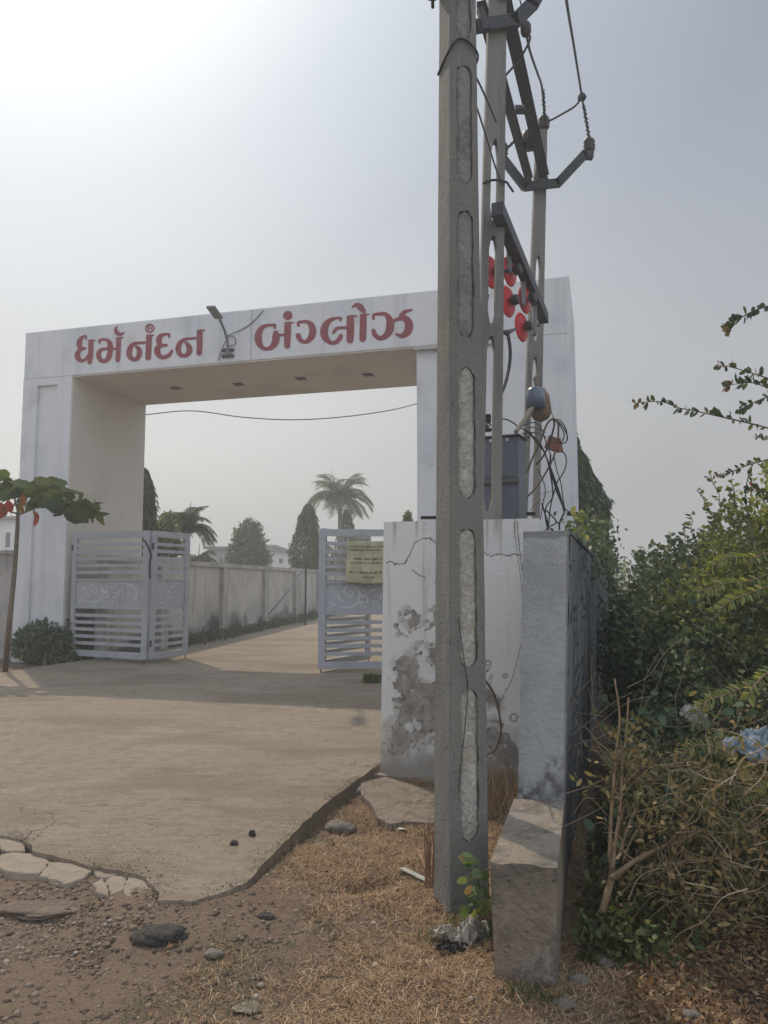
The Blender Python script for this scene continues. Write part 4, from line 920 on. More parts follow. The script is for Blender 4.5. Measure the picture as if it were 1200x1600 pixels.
MB().tube([pole_pt(-.03, 1, 4.38), pole_pt(-.03, -.03, 4.40), pole_pt(.3, -.06, 4.47), pole_pt(.7, -.06, 4.46), pole_pt(1.03, -.03, 4.40), pole_pt(1.05, .5, 4.36)], .006, 5, sm=4).build('binding_wire', M['wire'], mp_)
a = P(676, -12, 3.95)
MB().lathe(a+Vector((0, 0, .14)), (0, 0, -1), [(0, .035), (.03, .055), (.06, .04), (.09, .055), (.15, .052), (.17, .03), (.175, .009), (.23, .009)], 14).build('insulator', M['ins'], mp_, True)
MB().beam(a+Vector((0, 0, .05)), a+Vector((.12, .1, .05)), .03, .03).build('insulator_bracket', M['steel'], mp_)
# loose thin wires on the pole front
wl = MB(); wl.tube([P(716, 965, 3.83), P(722, 1010, 3.83), P(727, 1045, 3.84), P(731, 1080, 3.85), P(727, 1130, 3.84), P(722, 1180, 3.84), P(716, 1240, 3.83)], .0022, 5, sm=5)
tag(wl.build('loose_wire', M['wire']), 'thin black wire trailing down the lower slots of the front pole', 'wire')
wl = MB(); wl.tube([P(759, 1064, 4.2), P(772, 1085, 4.4), P(781, 1120, 4.4), P(782, 1150, 4.4), P(772, 1172, 4.4), P(757, 1180, 4.2)], .006, 6, sm=5)
tag(wl.build('loose_wire', M['wirebr']), 'thick cable end bowing out from behind the front pole before the white wall', 'wire')
wl = MB(); wl.tube([P(803, 815, 6.3), P(807, 855, 6.3), P(813, 900, 6.3), P(817, 950, 6.3), P(815, 1000, 6.28), P(800, 1060, 6.28), P(785, 1090, 6.28), P(780, 1100, 6.28)], .0022, 5, sm=5)
tag(wl.build('loose_wire', M['wire']), 'hair-thin wire hanging down the white wall face right of the pole', 'wire')

# ================================================================== FAR POLES
def psc_pole(base, top_, w0, w1, dp, slots, ang, label, mat):
    t = thing('utility_pole', base, label, 'utility pole', 'slotted concrete poles behind the wall')
    base = Vector(base); top_ = Vector(top_); H = top_.z-base.z
    X_ = Vector((math.cos(ang), math.sin(ang), 0)); Y_ = Vector((-math.sin(ang), math.cos(ang), 0))
    def q(fx, fy, z):
        k = (z-base.z)/H; c = base.lerp(top_, k); wv = w0+(w1-w0)*k
        return Vector((c.x, c.y, z))+X_*(fx*wv)+Y_*(fy*dp)
    zs = [base.z]; typ = []
    for a, b_ in slots: typ += [0, 1]; zs += [a, b_]
    typ.append(0); zs.append(top_.z)
    mb = MB()
    for (z0, z1_, ty) in zip(zs[:-1], zs[1:], typ):
        n = max(1, int((z1_-z0)/.12))
        rngs = [(-.5, .5)] if ty == 0 else [(-.5, -.17), (.17, .5)]
        for f0, f1 in rngs:
            V = []
            for i in range(n+1):
                z = z0+(z1_-z0)*i/n; g = 0
                if ty == 1:
                    e = min(z-z0, z1_-z); g = .10*max(0, 1-e/.10)
                A0, A1 = (f0, f1+g) if f0 < 0 and ty == 1 else ((f0-g, f1) if ty == 1 else (f0, f1))
                j = .004*(float(fbm(z*7, f0*9, 2))-.5)
                for fx, fy in ((A0, -.5), (A1, -.5), (A1, .5), (A0, .5)): V.append(q(fx, fy, z)+X_*j)
            mb.add(V, [(i*4+a, i*4+(a+1) % 4, i*4+4+(a+1) % 4, i*4+4+a) for i in range(n) for a in range(4)]+[(3, 2, 1, 0), (n*4, n*4+1, n*4+2, n*4+3)])
    mb.build('pole_shaft', mat, t)
    return t, q
Y2, Y3 = 7.0, 10.0
z_at = lambda u, v, Y_: P(u, v, Y_).z
b2_ = Vector((P(757, 810, Y2).x-.05, Y2, -.1)); t2_ = Vector((P(777, 0, Y2).x+.04, Y2, 8.6))
p2, q2_ = psc_pole(b2_, t2_, .285, .15, .11, [(.5, 2.0), (z_at(765, 800, Y2), z_at(765, 528, Y2)), (z_at(765, 508, Y2), z_at(765, 372, Y2)), (z_at(765, 348, Y2), z_at(765, 222, Y2))], math.radians(2), 'slotted grey concrete utility pole just right of the thick front pole', M['polefar'])
b3_ = Vector((P(823, 800, Y3).x-.08, Y3, -.1)); t3_ = Vector((P(846, 210, Y3).x, Y3, z_at(848, 205, Y3)))
p3, q3_ = psc_pole(b3_, t3_, .29, .14, .11, [(.4, 1.7), (1.9, z_at(830, 560, Y3)), (z_at(835, 535, Y3), z_at(838, 402, Y3))], math.radians(2), 'farther slotted utility pole behind the red discs, carrying the low crossarm', M['polefar'])
# crossarms
def insulator(mb, p, h=.2, r=.055):
    return mb.lathe(p, (0, 0, 1), [(-.07, .012), (0, .012), (0, r*.8), (.02, r), (.045, r*.7), (.07, r*1.05), (.10, r*.7), (.125, r), (.16, r*.8), (.185, r*.45), (.2, .01)], 14)
zc3 = z_at(845, 286, Y3)
ca = [P(782, 243, Y3-.12), P(820, 292, Y3-.12), P(872, 286, Y3-.12), P(914, 241, Y3-.12), P(922, 237, Y3-.12)]
mb = MB()
for a, bq in zip(ca[:-1], ca[1:]): mb.beam(a-(bq-a).normalized()*.02, bq+(bq-a).normalized()*.02, .05, .115)
mb.build('crossarm', M['steel'], p3)
for u, v, lab in ((921, 236, 0), (785, 243, 1), (850, 201, 2)):
    p = P(u, v, Y3-.12 if lab < 2 else Y3); m_ = MB(); insulator(m_, p, r=.078); m_.build('pin_insulator', M['ins'], p3, True)
MB().beam(P(921, 248, Y3-.12), P(922, 226, Y3-.12), .09, .09, up=(0, 1, 0)).build('insulator_clamp', M['steel'], p3)
ca = [P(700, 52, Y2-.1), P(742, 42, Y2-.1), P(806, 32, Y2-.1), P(832, 6, Y2-.1), P(850, -25, Y2-.1)]
mb = MB()
for a, bq in zip(ca[:-1], ca[1:]): mb.beam(a-(bq-a).normalized()*.025, bq+(bq-a).normalized()*.025, .05, .125)
mb.build('crossarm', M['steel'], p2)
MB().beam(P(750, 14, Y2-.12), P(760, 48, Y2-.12), .06, .07, up=(0, 1, 0)).build('clamp', M['steel'], p2)
MB().tube([q2_(-.55, -.55, z_at(765, 292, Y2)), q2_(0, -.62, z_at(765, 287, Y2)), q2_(.55, -.6, z_at(765, 290, Y2)), P(795, 290, Y2-.1), P(802, 300, Y2-.1)], .012, 5, sm=4).build('binding_wire', M['wire'], p2)
# long beams between the poles
mb = MB(); mb.channel(P(784, -20, Y2-.12), P(852, 281, Y3+.1), .11, .15, side=1); tag(mb.build('steel_channel', M['steel'], origin=P(782, -20, Y2)), 'longer right-hand steel channel running from the slotted pole back to the farther pole', 'steel beam', 'paired channels joining the two far poles')
mb = MB(); mb.channel(P(752, 10, Y2-.12), P(828, 284, Y3+.1), .09, .12, side=1); tag(mb.build('steel_channel', M['steel'], origin=P(752, 10, Y2)), 'shorter left-hand steel channel running from the slotted pole back to the farther pole', 'steel beam', 'paired channels joining the two far poles')
# strain insulators and spring between beams
sp_t = thing('strain_insulator', P(822, 42, 7.2), 'oval brown strain insulator hanging at the top right of the slotted pole', 'insulator')
MB().lathe(P(822, 58, 7.3), (P(821, 28, 7.3)-P(822, 58, 7.3)), [(0, .01), (.02, .04), (.06, .055), (.12, .055), (.16, .035), (.18, .01)], 12).build('insulator_body', M['ins'], sp_t, True)
MB().tube([P(821, 30, 7.3), P(815, 10, 7.3), P(808, -20, 7.3)], .008, 5).build('tie', M['wire'], sp_t)
o = MB().lathe(P(826, 236, 9.3), (0, -.15, 1), [(0, .03), (.02, .085), (.10, .10), (.2, .095), (.25, .06), (.27, .02)], 16).build('shackle_insulator', M['ins'], origin=P(826, 236, 9.3), smooth=True)
tag(o, 'round brown insulator bulb between the long steel channels', 'insulator')
mb = MB(); mb.tube([P(790, 176, 8.2), P(822, 171, 8.2)], .012, 6)
for i in range(5): mb.tube([P(806+i*3, 165, 8.2), P(807+i*3, 171, 8.1), P(806+i*3, 178, 8.2)], .012, 5)
tag(mb.build('spring_tie', M['steel'], origin=P(806, 172, 8.2)), 'short coiled tie rod bridging the two long steel channels', 'tie rod')
# overhead wires
def wire(pts, r, label, mat='wire', sm=6, name='overhead_wire', twist=None):
    mb = MB(); mb.tube(pts, r, 6, sm=sm)
    if twist:
        a, bq = Vector(twist[0]), Vector(twist[1]); n = 26
        mb.tube([a.lerp(bq, i/n)+Vector((math.cos(i*1.7)*r*1.6, math.sin(i*1.7)*r*1.6, 0)) for i in range(n+1)], r*.7, 5)
    o = mb.build(name, M[mat], origin=pts[0]); return tag(o, label, 'wire')
wire([P(880, -60, 5.5), P(885, 0, 6.5), P(898, 80, 8.2), P(909, 150, 9.5), P(914, 180, 9.8), P(920, 214, 9.88)], .014, 'rightmost overhead wire coming down to the insulator on the crossarm tip', twist=(P(912, 165, 9.7), P(920, 214, 9.85)))
wire([P(822, 48, 7.3), P(828, 80, 7.8), P(840, 115, 8.6), P(847, 138, 9.3), P(851, 186, 9.95)], .014, 'overhead wire curving from the strain insulator to the top of the farther pole', twist=(P(848, 140, 9.4), P(851, 186, 9.9)))
wire([P(824, 52, 7.3), P(828, 62, 7.3), P(812, 92, 7.35), P(790, 118, 7.3), P(778, 135, 7.2)], .012, 'short wire crossing back from the strain insulator behind the slotted pole')
wire([P(909, 152, 9.5), P(898, 166, 9.6), P(875, 180, 9.75), P(856, 190, 9.9), P(842, 197, 9.9), P(822, 206, 9.6), P(805, 219, 9.7), P(790, 233, 9.85)], .014, 'jumper wire joining the rightmost wire to the insulators on the farther pole', twist=(P(820, 207, 9.6), P(790, 233, 9.8)))
o = rock('wire_clamp', P(909, 152, 9.5), (.10, .10, .12), M['steel'], 'small knotted clamp where the jumper meets the rightmost wire', 'clamp', seed=21, sub=2)
wire([P(716, 70, 5), P(742, 117, 5.6), P(757, 148, 6), P(775, 190, 6.5)], .009, 'thin wire slanting between the front pole and slotted pole, upper one')
wire([P(735, 140, 5), P(744, 165, 5.6), P(757, 205, 6.2), P(772, 255, 6.8), P(785, 290, 6.88)], .008, 'thin wire slanting down across the slotted pole, lower one')
# switch frame with red discs
sw = thing('isolator_switch', P(783, 330, 6.9), 'dark steel isolator frame with round red insulator discs hung between the far poles', 'isolator switch')
MB().beam(P(777, 326, 6.75), P(850, 498, 9.2), .11, .13).build('frame_channel', M['steel'], sw)
for u, v0, v1, Yq in ((795, 372, 428, 7.55), (817, 428, 478, 8.1), (835, 462, 524, 8.7)):
    MB().beam(P(u, v0, Yq), P(u, v1, Yq), .05, .09, up=(0, 1, 0)).build('hanger', M['lampgrey'], sw, bevel=.01)
nrm = Vector((math.cos(math.radians(-36)), math.sin(math.radians(-36)), 0))
for u, v, Yq, r in ((768, 425, 7.35, .165), (797, 424, 7.6, .155), (794, 471, 8.0, .172), (821, 468, 8.2, .158), (816, 511, 8.6, .172)):
    c = P(u, v, Yq); MB().lathe(c-nrm*.025, nrm, [(0, .03), (.008, r*.9), (.014, r), (.03, r*.92), (.045, r*.35), (.055, .03)], 28).build('red_disc', M['reddisc'], sw, True)
    MB().lathe(c-nrm*.03, nrm, [(-.02, .01), (-.02, .035), (.0, .035), (.002, .01)], 10).build('disc_cap', M['ins'], sw)
for (u0, v0, Ya), (u1, v1, Yb) in (((768, 426, 7.4), (812, 421, 7.6)), ((790, 472, 8.0), (832, 465, 8.3)), ((812, 512, 8.6), (842, 508, 8.8)), ((782, 368, 7.1), (795, 368, 7.3))):
    MB().tube([P(u0, v0, Ya), P(u1, v1, Yb)], .018, 8).build('rod', M['steel'], sw)
MB().tube([P(781, 518, 7.4), P(792, 520, 7.5), P(806, 514, 8.2)], [.012, .03, .012], 8).build('terminal', M['steel'], sw)
wire([P(793, 520, 7.5), P(797, 545, 7.5), P(796, 570, 7.5), P(790, 598, 7.4), P(780, 622, 7.3)], .018, 'thick black lead drooping from the lowest switch terminal', name='cable')
wire([P(763, 460, 7.1), P(758, 490, 7.2), P(755, 540, 7.2)], .01, 'thin black lead beside the slotted pole left leg', name='cable')
for u, v, Yq in ((790, 345, 6.95), (812, 392, 7.5), (832, 440, 8.2), (846, 478, 8.9)):
    c = P(u-6, v, Yq-.1); MB().lathe(c, (-.3, -1, 0), [(-.02, .018), (.02, .018), (.022, .01), (.05, .01)], 6).build('bolt', M['rust'], sw)
for u, v, Yq in ((768, 425, 7.35), (797, 424, 7.6), (794, 471, 8.0), (821, 468, 8.2), (816, 511, 8.6)):
    c = P(u, v, Yq); MB().lathe(c+nrm*.05, nrm, [(0, .03), (.01, .06), (.02, .03), (.035, .06), (.045, .03), (.06, .055), (.07, .02)], 16).build('ribbed_core', M['ins'], sw, True)
# distribution cabinet
ba = math.radians(24); bx_ = Vector((math.cos(ba), -math.sin(ba), 0)); by_ = Vector((math.sin(ba), math.cos(ba), 0)); Rb = Matrix((bx_, by_, (0, 0, 1))).transposed()
BR0 = P(812, 812, 7.25); BR0.z = 0
zb0, zb1, zm = 1.9, z_at(800, 683, 7.3), z_at(800, 750, 7.3)
cab = thing('distribution_cabinet', BR0+Vector((-.2, 0, zb0)), 'grey steel two-part distribution cabinet fixed between the far poles above the wall', 'electrical cabinet')
def cbx(x0, x1, y0, y1, z0, z1_, mat, nm, bev=.004): MB().box(BR0+bx_*((x0+x1)/2)+by_*((y0+y1)/2)+Vector((0, 0, (z0+z1_)/2)), (x1-x0, y1-y0, z1_-z0), Rb).build(nm, mat, cab, bevel=bev)
cbx(-.48, 0, 0, .28, zb0, zb1, M['box'], 'body')
cbx(-.46, -.03, -.012, -.001, zm+.03, zb1-.03, M['box'], 'door')
cbx(-.46, -.03, -.012, -.001, zb0+.02, zm-.05, M['box'], 'door')
cbx(-.50, .01, -.045, -.001, zm-.03, zm+.004, M['ledge'], 'ledge')
cbx(-.50, .02, -.03, .30, zb1+.001, zb1+.02, M['steel'], 'roof')
for k_ in (-.40, -.28, -.12): cbx(k_, k_+.03, -.03, -.014, zb1-.045, zb1-.015, M['scroll'], 'bolt')
# lamp hood
lh = thing('tilted_lamp_hood', P(838, 628, 7.6), 'blue-grey lamp hood with a rusty underside tilted above the cabinet', 'lamp')
MB().lathe(P(836, 604, 7.55), (0, 0, -1), [(0, .02), (.015, .065), (.05, .09), (.12, .095), (.22, .095)], 20).build('hood', M['bluecap'], lh, True)
MB().lathe(P(842, 608, 7.68), (.06, 0, -1), [(0, .06), (.08, .10), (.22, .108), (.27, .10), (.31, .075), (.335, .02)], 20).build('reflector', M['rustbody'], lh, True)
MB().tube([P(838, 602, 7.6), P(837, 592, 7.6), P(841, 584, 7.6)], [.02, .03, .02], 8).build('top_knob', M['wood'], lh)
MB().tube([P(833, 636, 7.5), P(806, 675, 7.3)], .022, 8).build('support_tube', M['wood'], lh)
# junction boxes
o = MB().box(P(863, 693, 7.5), (.12, .06, .13), Matrix.Rotation(.4, 3, 'Y')).build('junction_box', M['orange'], origin=P(863, 693, 7.5), bevel=.008); tag(o, 'left rusty orange junction block held in the cable tangle', 'junction box', 'orange blocks in the cable tangle')
o = MB().box(P(873, 696, 7.5), (.06, .05, .14), Matrix.Rotation(-.2, 3, 'Y')).build('junction_box', M['orange'], origin=P(873, 696, 7.5), bevel=.008); tag(o, 'narrow right orange junction block held in the cable tangle', 'junction box', 'orange blocks in the cable tangle')
# transformer-side brown insulators between poles
mb = MB(); mb.lathe(P(755, 668, 7.4), (-.15, 0, 1), [(0, .05), (.04, .05), (.05, .03), (.09, .045), (.11, .03), (.15, .042), (.17, .028), (.21, .038), (.23, .02), (.32, .015)], 12)
tag(mb.build('bushing_insulator', M['rustbody'], origin=P(755, 668, 7.4), smooth=True), 'brown ribbed bushing between the front pole and slotted pole above the cabinet', 'insulator')
mb = MB(); mb.box(P(757, 655, 7.5), (.12, .1, .09)); mb.box(P(757, 672, 7.45), (.14, .08, .03)); tag(mb.build('fuse_carrier', M['black'], origin=P(757, 655, 7.5), bevel=.01), 'black fuse carrier under the ribbed bushing', 'fuse carrier')
# cable tangle
S_ = 985/160.; tz = lambda L_, Y0: [P(740+x/S_, 580+y/S_, Y0+.02*math.sin(i)) for i, (x, y) in enumerate(L_)]
tang = [([(225, 475), (300, 460), (370, 490), (440, 540), (530, 590), (600, 680), (690, 800), (740, 1000), (760, 1200), (700, 1300), (690, 1400), (715, 1530)], .009, 'wire'),
        ([(410, 585), (470, 530), (560, 495), (620, 510), (660, 570), (700, 700), (740, 800)], .007, 'wire'),
        ([(520, 975), (560, 850), (640, 680), (700, 520), (760, 460), (810, 500), (815, 600), (810, 690)], .014, 'wirebr'),
        ([(600, 900), (680, 800), (740, 650), (775, 520), (765, 450)], .012, 'wire'),
        ([(765, 450), (850, 520), (900, 620), (890, 680), (840, 700)], .008, 'wire'), ([(770, 460), (830, 520), (870, 600), (850, 680), (800, 690)], .008, 'wire'), ([(775, 460), (840, 480), (890, 560), (900, 660)], .007, 'wire'),
        ([(515, 1210), (600, 1120), (680, 1000), (760, 850), (790, 760)], .012, 'wirebr'),
        ([(840, 770), (880, 800), (890, 900), (850, 1000), (800, 1080), (740, 1300), (720, 1500)], .008, 'wire'),
        ([(740, 800), (740, 950), (800, 1150), (860, 1300), (870, 1360), (830, 1450), (825, 1530)], .012, 'wire'),
        ([(700, 1340), (780, 1420), (790, 1460), (740, 1490), (700, 1520)], .009, 'wire'), ([(655, 1270), (680, 1350), (710, 1450), (720, 1530)], .011, 'wire'),
        ([(770, 800), (800, 950), (840, 1080), (860, 1230), (885, 1330), (970, 1365)], .007, 'wire'), ([(610, 940), (660, 1030), (690, 1150), (665, 1290), (640, 1500), (700, 1530)], .006, 'wire'),
        ([(540, 600), (640, 700), (720, 880), (780, 1040), (840, 1220), (870, 1350)], .01, 'wire'), ([(720, 290), (745, 380), (765, 450)], .005, 'wire'),
        ([(480, 560), (560, 540), (640, 560), (690, 590)], .008, 'wirebr'), ([(460, 600), (560, 590), (640, 600), (700, 640)], .008, 'wirebr'), ([(500, 575), (560, 600), (520, 640), (490, 600)], .009, 'wire'),
        ([(230, 1080), (275, 1140), (290, 1220), (260, 1320), (215, 1370)], .008, 'wire'), ([(280, 1390), (320, 1360), (370, 1370), (400, 1420)], .01, 'wirebr'), ([(68, 640), (120, 560), (170, 510)], .009, 'wire'), ([(75, 780), (100, 850), (100, 940), (75, 930)], .008, 'wire'),
        ([(660, 1180), (740, 1160), (800, 1165)], .003, 'wire'), ([(540, 1340), (620, 1260), (680, 1230)], .004, 'wirebr')]
tt = thing('cable_tangle', P(860, 820, 7.45), 'tangle of black and brown service cables hanging in loops right of the cabinet', 'cable tangle')
for pts, r, mt in tang: MB().tube(tz(pts, 7.4), r*.78, 6, sm=6).build('cable', M[mt], tt, True)
for u, v in ((828, 803), (894, 803)):
    o = MB().box(P(u, v, 7.6), (.10, .05, .035)).build('angle_clamp', M['black'], origin=P(u, v, 7.6)); tag(o, 'small black clamp '+('beside the farther pole foot' if u < 850 else 'at the archway column edge above the wall'), 'clamp')
o = MB().box(P(670, 809, 6.6), (.14, .06, .025)).build('angle_clamp', M['black'], origin=P(670, 809, 6.6)); tag(o, 'flat black clamp on top of the white wall block left of the pole', 'clamp')

# ================================================================== BACK AND LEFT WALLS
bw = thing('back_boundary_wall', (-5.0, 20, 0), 'long weathered grey boundary wall with piers beyond the open gate', 'wall')
A0 = Vector((-5.6, 15.6, 0)); bd = Vector((.135, 1, 0)).normalized(); bnrm = Vector((bd.y, -bd.x, 0)); Rbw = Matrix((bnrm, bd, (0, 0, 1))).transposed(); 
def wmask2(s, z): 
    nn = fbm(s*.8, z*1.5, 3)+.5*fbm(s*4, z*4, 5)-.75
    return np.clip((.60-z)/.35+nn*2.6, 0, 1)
L_ = 60; ns = 700; nz = 24; S, Zs = np.meshgrid(np.linspace(0, L_, ns), np.linspace(-.1, 2.02, nz))
pts = np.array(A0)[None, None]+np.array(bd)*S[..., None]; pts[..., 2] = Zs
I = np.arange(ns*nz).reshape(nz, ns); Qd = np.stack([I[:-1, :-1].ravel(), I[:-1, 1:].ravel(), I[1:, 1:].ravel(), I[1:, :-1].ravel()], 1)
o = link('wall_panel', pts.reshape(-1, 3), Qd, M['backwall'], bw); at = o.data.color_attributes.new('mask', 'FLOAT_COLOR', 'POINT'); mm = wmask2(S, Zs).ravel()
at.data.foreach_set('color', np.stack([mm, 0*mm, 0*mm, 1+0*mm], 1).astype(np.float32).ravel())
M['backplain'] = pm('weathered_coping', (.42, .40, .37), [((.28, .27, .25), 1.2, S1, .42, .62, .8), ((.11, .11, .10), 6, (1, 1, .1), .54, .68, .7)], (30, .4, .01))
mb = MB(); mb.box(A0+bd*(L_/2)-bnrm*.12+Vector((0, 0, .96)), (.23, L_, 2.1), Rbw); mb.build('wall_core', M['backplain'], bw)
mb = MB(); mb.box(A0+bd*(L_/2)-bnrm*.10+Vector((0, 0, 2.07)), (.34, L_, .12), Rbw); mb.build('coping', M['backplain'], bw)
for i in range(14):
    mb = MB(); mb.box(A0+bd*(2.6+4.2*i)+bnrm*.04+Vector((0, 0, .95)), (.16, .42, 2.1), Rbw); mb.build('pier', M['backplain'], bw)
lwl = thing('left_boundary_wall', (-9, 16.5, 0), 'short piece of stained grey boundary wall at the left edge behind the small tree', 'wall')
c_ = gp(-6.02, .6, 1.05); MB().box(c_, (12, .23, 2.3), Rg).build('wall_panel', M['backplain'], lwl)
MB().box(gp(-6.02, .6, 2.24), (12.0, .32, .08), Rg).build('coping', M['backplain'], lwl)
# thin stake and leaning rod by the back wall
o = MB().tube([P(477, 976, 26), P(478, 885, 26)], .035, 6).build('thin_post', M['steel'], origin=P(477, 976, 26)); tag(o, 'thin dark upright post standing on the drive edge before the back wall', 'post')
o = MB().tube([P(415, 965, 27), P(445, 930, 27.5), P(470, 893, 28.2)], .03, 6, sm=4).build('leaning_pipe', M['lampgrey'], origin=P(415, 965, 27)); tag(o, 'grey pipe leaning diagonally against the back boundary wall', 'pipe')

# ================================================================== HOUSES
def house(u0, u1, v0, v1, Yh, mat, label, wins, roofm='roof', depth=8, flat=True):
    a = P(u0, v1, Yh); bq = P(u1, v0, Yh); x0, x1_ = a.x, bq.x; zt2 = bq.z
    t = thing('house', ((x0+x1_)/2, Yh, -.2), label, 'house', 'houses far beyond the back wall')
    MB().box(((x0+x1_)/2, Yh+depth/2, (zt2-.2)/2), (x1_-x0, depth, zt2+.2)).build('wall', mat, t)
    MB().box(((x0+x1_)/2, Yh+depth/2-.15, zt2+.1), (x1_-x0+.6, depth+.5, .2)).build('roof', M[roofm], t)
    for (wu0, wu1, wv0, wv1) in wins:
        p, q_ = P(wu0, wv1, Yh), P(wu1, wv0, Yh); MB().box(((p.x+q_.x)/2, Yh-.02, (p.z+q_.z)/2), (q_.x-p.x, .08, q_.z-p.z)).build('window', M['glass'], t)
    return t
house(400, 450, 862, 925, 68, M['house'], 'white two-storey house right of the round tree beyond the wall', [(418, 425, 872, 880), (436, 442, 873, 880), (408, 413, 873, 880)])
house(414, 426, 855, 863, 69, M['house'], 'small white rooftop room on top of the white house', [])
house(324, 358, 858, 925, 60, M['houseb'], 'dull green-grey house with flat roof left of the round tree', [(343, 348, 872, 880)])
house(448, 462, 872, 925, 100, M['houseb'], 'small grey house block between the round tree and weeping tree', [(456, 460, 872, 888)])
hl = house(-60, 21, 812, 925, 48, M['house'], 'white house with blue window at the left edge beyond the wall', [(9, 16, 832, 855), (-20, -5, 832, 855)])
# ================================================================== TREES
def trunk(parent, a, bq, r0, r1, mat='bark', sm=0, mid=None):
    pts = [a]+(mid or [])+[bq]; n = len(pts); MB().tube(pts, [r0+(r1-r0)*i/(n-1) for i in range(n)], 8, sm=4 if n > 2 else 0).build('trunk', M[mat], parent, True)
def ashoka(u, Yt, vtop, rad, label, n=7000, vbot=None, lean=0.0, skew=0.0):
    b_ = P(u, 950, Yt); b_.z = -.1; zt2 = P(u, vtop, Yt).z
    t = thing('ashoka_tree', b_, label, 'tree', 'columnar weeping trees')
    trunk(t, b_, Vector((b_.x, b_.y, zt2-.3)), .09, .02)
    k = rng.random(n)**.9; z = .7+(zt2-.7)*k; prof = np.minimum(1, ((1-k)*2.2)**.6+.06)*(.8+.35*fbm(z*2.5, z*0+u, 1)) ; th = rng.random(n)*6.283
    rr = rad*prof*(.45+.6*rng.random(n)**.5)*(.62+.76*fbm(th*1.6, z*2.6, u, 3))
    p = np.stack([b_.x+rr*np.cos(th)+skew*(1-k), b_.y+rr*np.sin(th), z], 1)
    D = np.stack([np.cos(th)*.45, np.sin(th)*.45, -1+0*th], 1)+rng.normal(size=(n, 3))*.18
    V, Fq = leaves(p, D, .20*(.6+.7*rng.random(n)), .05, shape='kite'); link('crown', V, Fq, M['ashoka'], t); return t
ashoka(219, 21, 730, .42, 'dark weeping tree peeking out from behind the left archway column')
ashoka(480, 36, 786, .66, 'narrow weeping tree left of the tall palm beyond the wall', 7000)
ashoka(541, 46, 795, .55, 'bright green pointed tree in front of the tall palm', 5000)
ashoka(906, 18, 700, .66, 'dense weeping tree rising right of the archway behind the dark wall', 22000)
ashoka(880, 16.4, 605, .46, 'tallest weeping tree mostly hidden behind the right archway column', 11000)
def palm(u, Yt, vc, R_, spire, label, nf=16, seed=1):
    rs = np.random.default_rng(seed)
    b_ = P(u, 950, Yt); b_.z = -.1; c = P(u, vc, Yt)
    t = thing('palm_tree', b_, label, 'palm tree', 'palms beyond the back wall')
    trunk(t, b_, c, .16, .10, 'polefar')
    for f in range(nf):
        az = f*2.399+rs.random()*.4; el = .55+.9*rs.random(); pts = []; d = Vector((math.cos(az)*math.cos(el), math.sin(az)*math.cos(el), math.sin(el))); p = c.copy(); st_ = R_/9*1.15
        for i in range(10): pts.append(p.copy()); p = p+d*st_; d = (d+Vector((0, 0, -.26))).normalized()
        mb = MB(); mb.tube(pts, [.025]*3+[.015]*7, 4)
        C_, D_ = [], []
        for i in range(1, 10):
            for s_ in range(9):
                fr = s_/9; q = pts[i-1].lerp(pts[i], fr); dd = (pts[i]-pts[i-1]).normalized(); sd_ = dd.cross(Vector((0, 0, 1))).normalized()
                for sg in (-1, 1): C_.append(q); D_.append(sd_*sg+dd*.7+Vector((0, 0, -.55+.4*rs.random())))
        V, Fq = leaves(np.array([list(x) for x in C_]), np.array([list(x) for x in D_]), R_*.36, .024, shape='kite')
        mb.add(V, Fq.tolist()); mb.build('frond', M['palm'], t)
    MB().tube([c, P(u+spire[0], spire[1], Yt)], [.03, .008], 5).build('spear_leaf', M['bark'], t)
palm(531, 44, 786, 1.9, (-13, 735), 'tall palm with drooping feathery fronds above the right gate leaf', 34, 2)
palm(291, 26, 832, 1.0, (8, 783), 'palm with drooping fronds behind the folded left gate leaf', 24, 3)
palm(309, 30, 882, .8, (3, 850), 'low small palm beside the folded left gate leaf', 12, 4)
def bushtree(u, Yt, vt, vb, rpx, label, mat, n, leaf, name='leafy_tree', cat='tree', group=None):
    b_ = P(u, 950, Yt); b_.z = -.1; c = P(u, (vt+vb)/2, Yt); r = rpx/1200*Yt; h = (P(u, vt, Yt).z-P(u, vb, Yt).z)/2
    t = thing(name, b_, label, cat, group); trunk(t, b_, c, .10, .04)
    bl = [(c.x, c.y, c.z, r*.8, r*.8, h*.9), (c.x-r*.5, c.y, c.z-h*.35, r*.5, r*.5, h*.45), (c.x+r*.5, c.y+.1, c.z-h*.25, r*.5, r*.5, h*.45), (c.x+r*.1, c.y, c.z+h*.6, r*.4, r*.4, h*.4), (c.x-r*.3, c.y, c.z+h*.35, r*.4, r*.4, h*.35)]
    crown('crown', bl, n, leaf, leaf*.5, mat, t, shell=.3); return t
bushtree(388, 42, 812, 905, 36, 'rounded dark leafy tree in the centre beyond the boundary wall', M['leafdark'], 5000, .22)
bushtree(258, 24, 800, 890, 26, 'low leafy shrub tree behind the folded gate leaf beside the palm', M['leafmid'], 2500, .16)
bushtree(560, 42, 828, 905, 28, 'bushy foliage behind the top of the banner gate leaf', M['leafmid'], 2600, .18)
bushtree(452, 70, 872, 920, 12, 'distant tree partly behind the white house', M['leafdark'], 1200, .3)
bushtree(637, 24, 797, 830, 9, 'small clipped round shrub top showing over the white wall block', M['leafmid'], 900, .08, 'clipped_shrub', 'shrub')
bushtree(505, 48, 850, 915, 40, 'dark foliage filling the gap below the tall palm', M['leafdark'], 2600, .22)
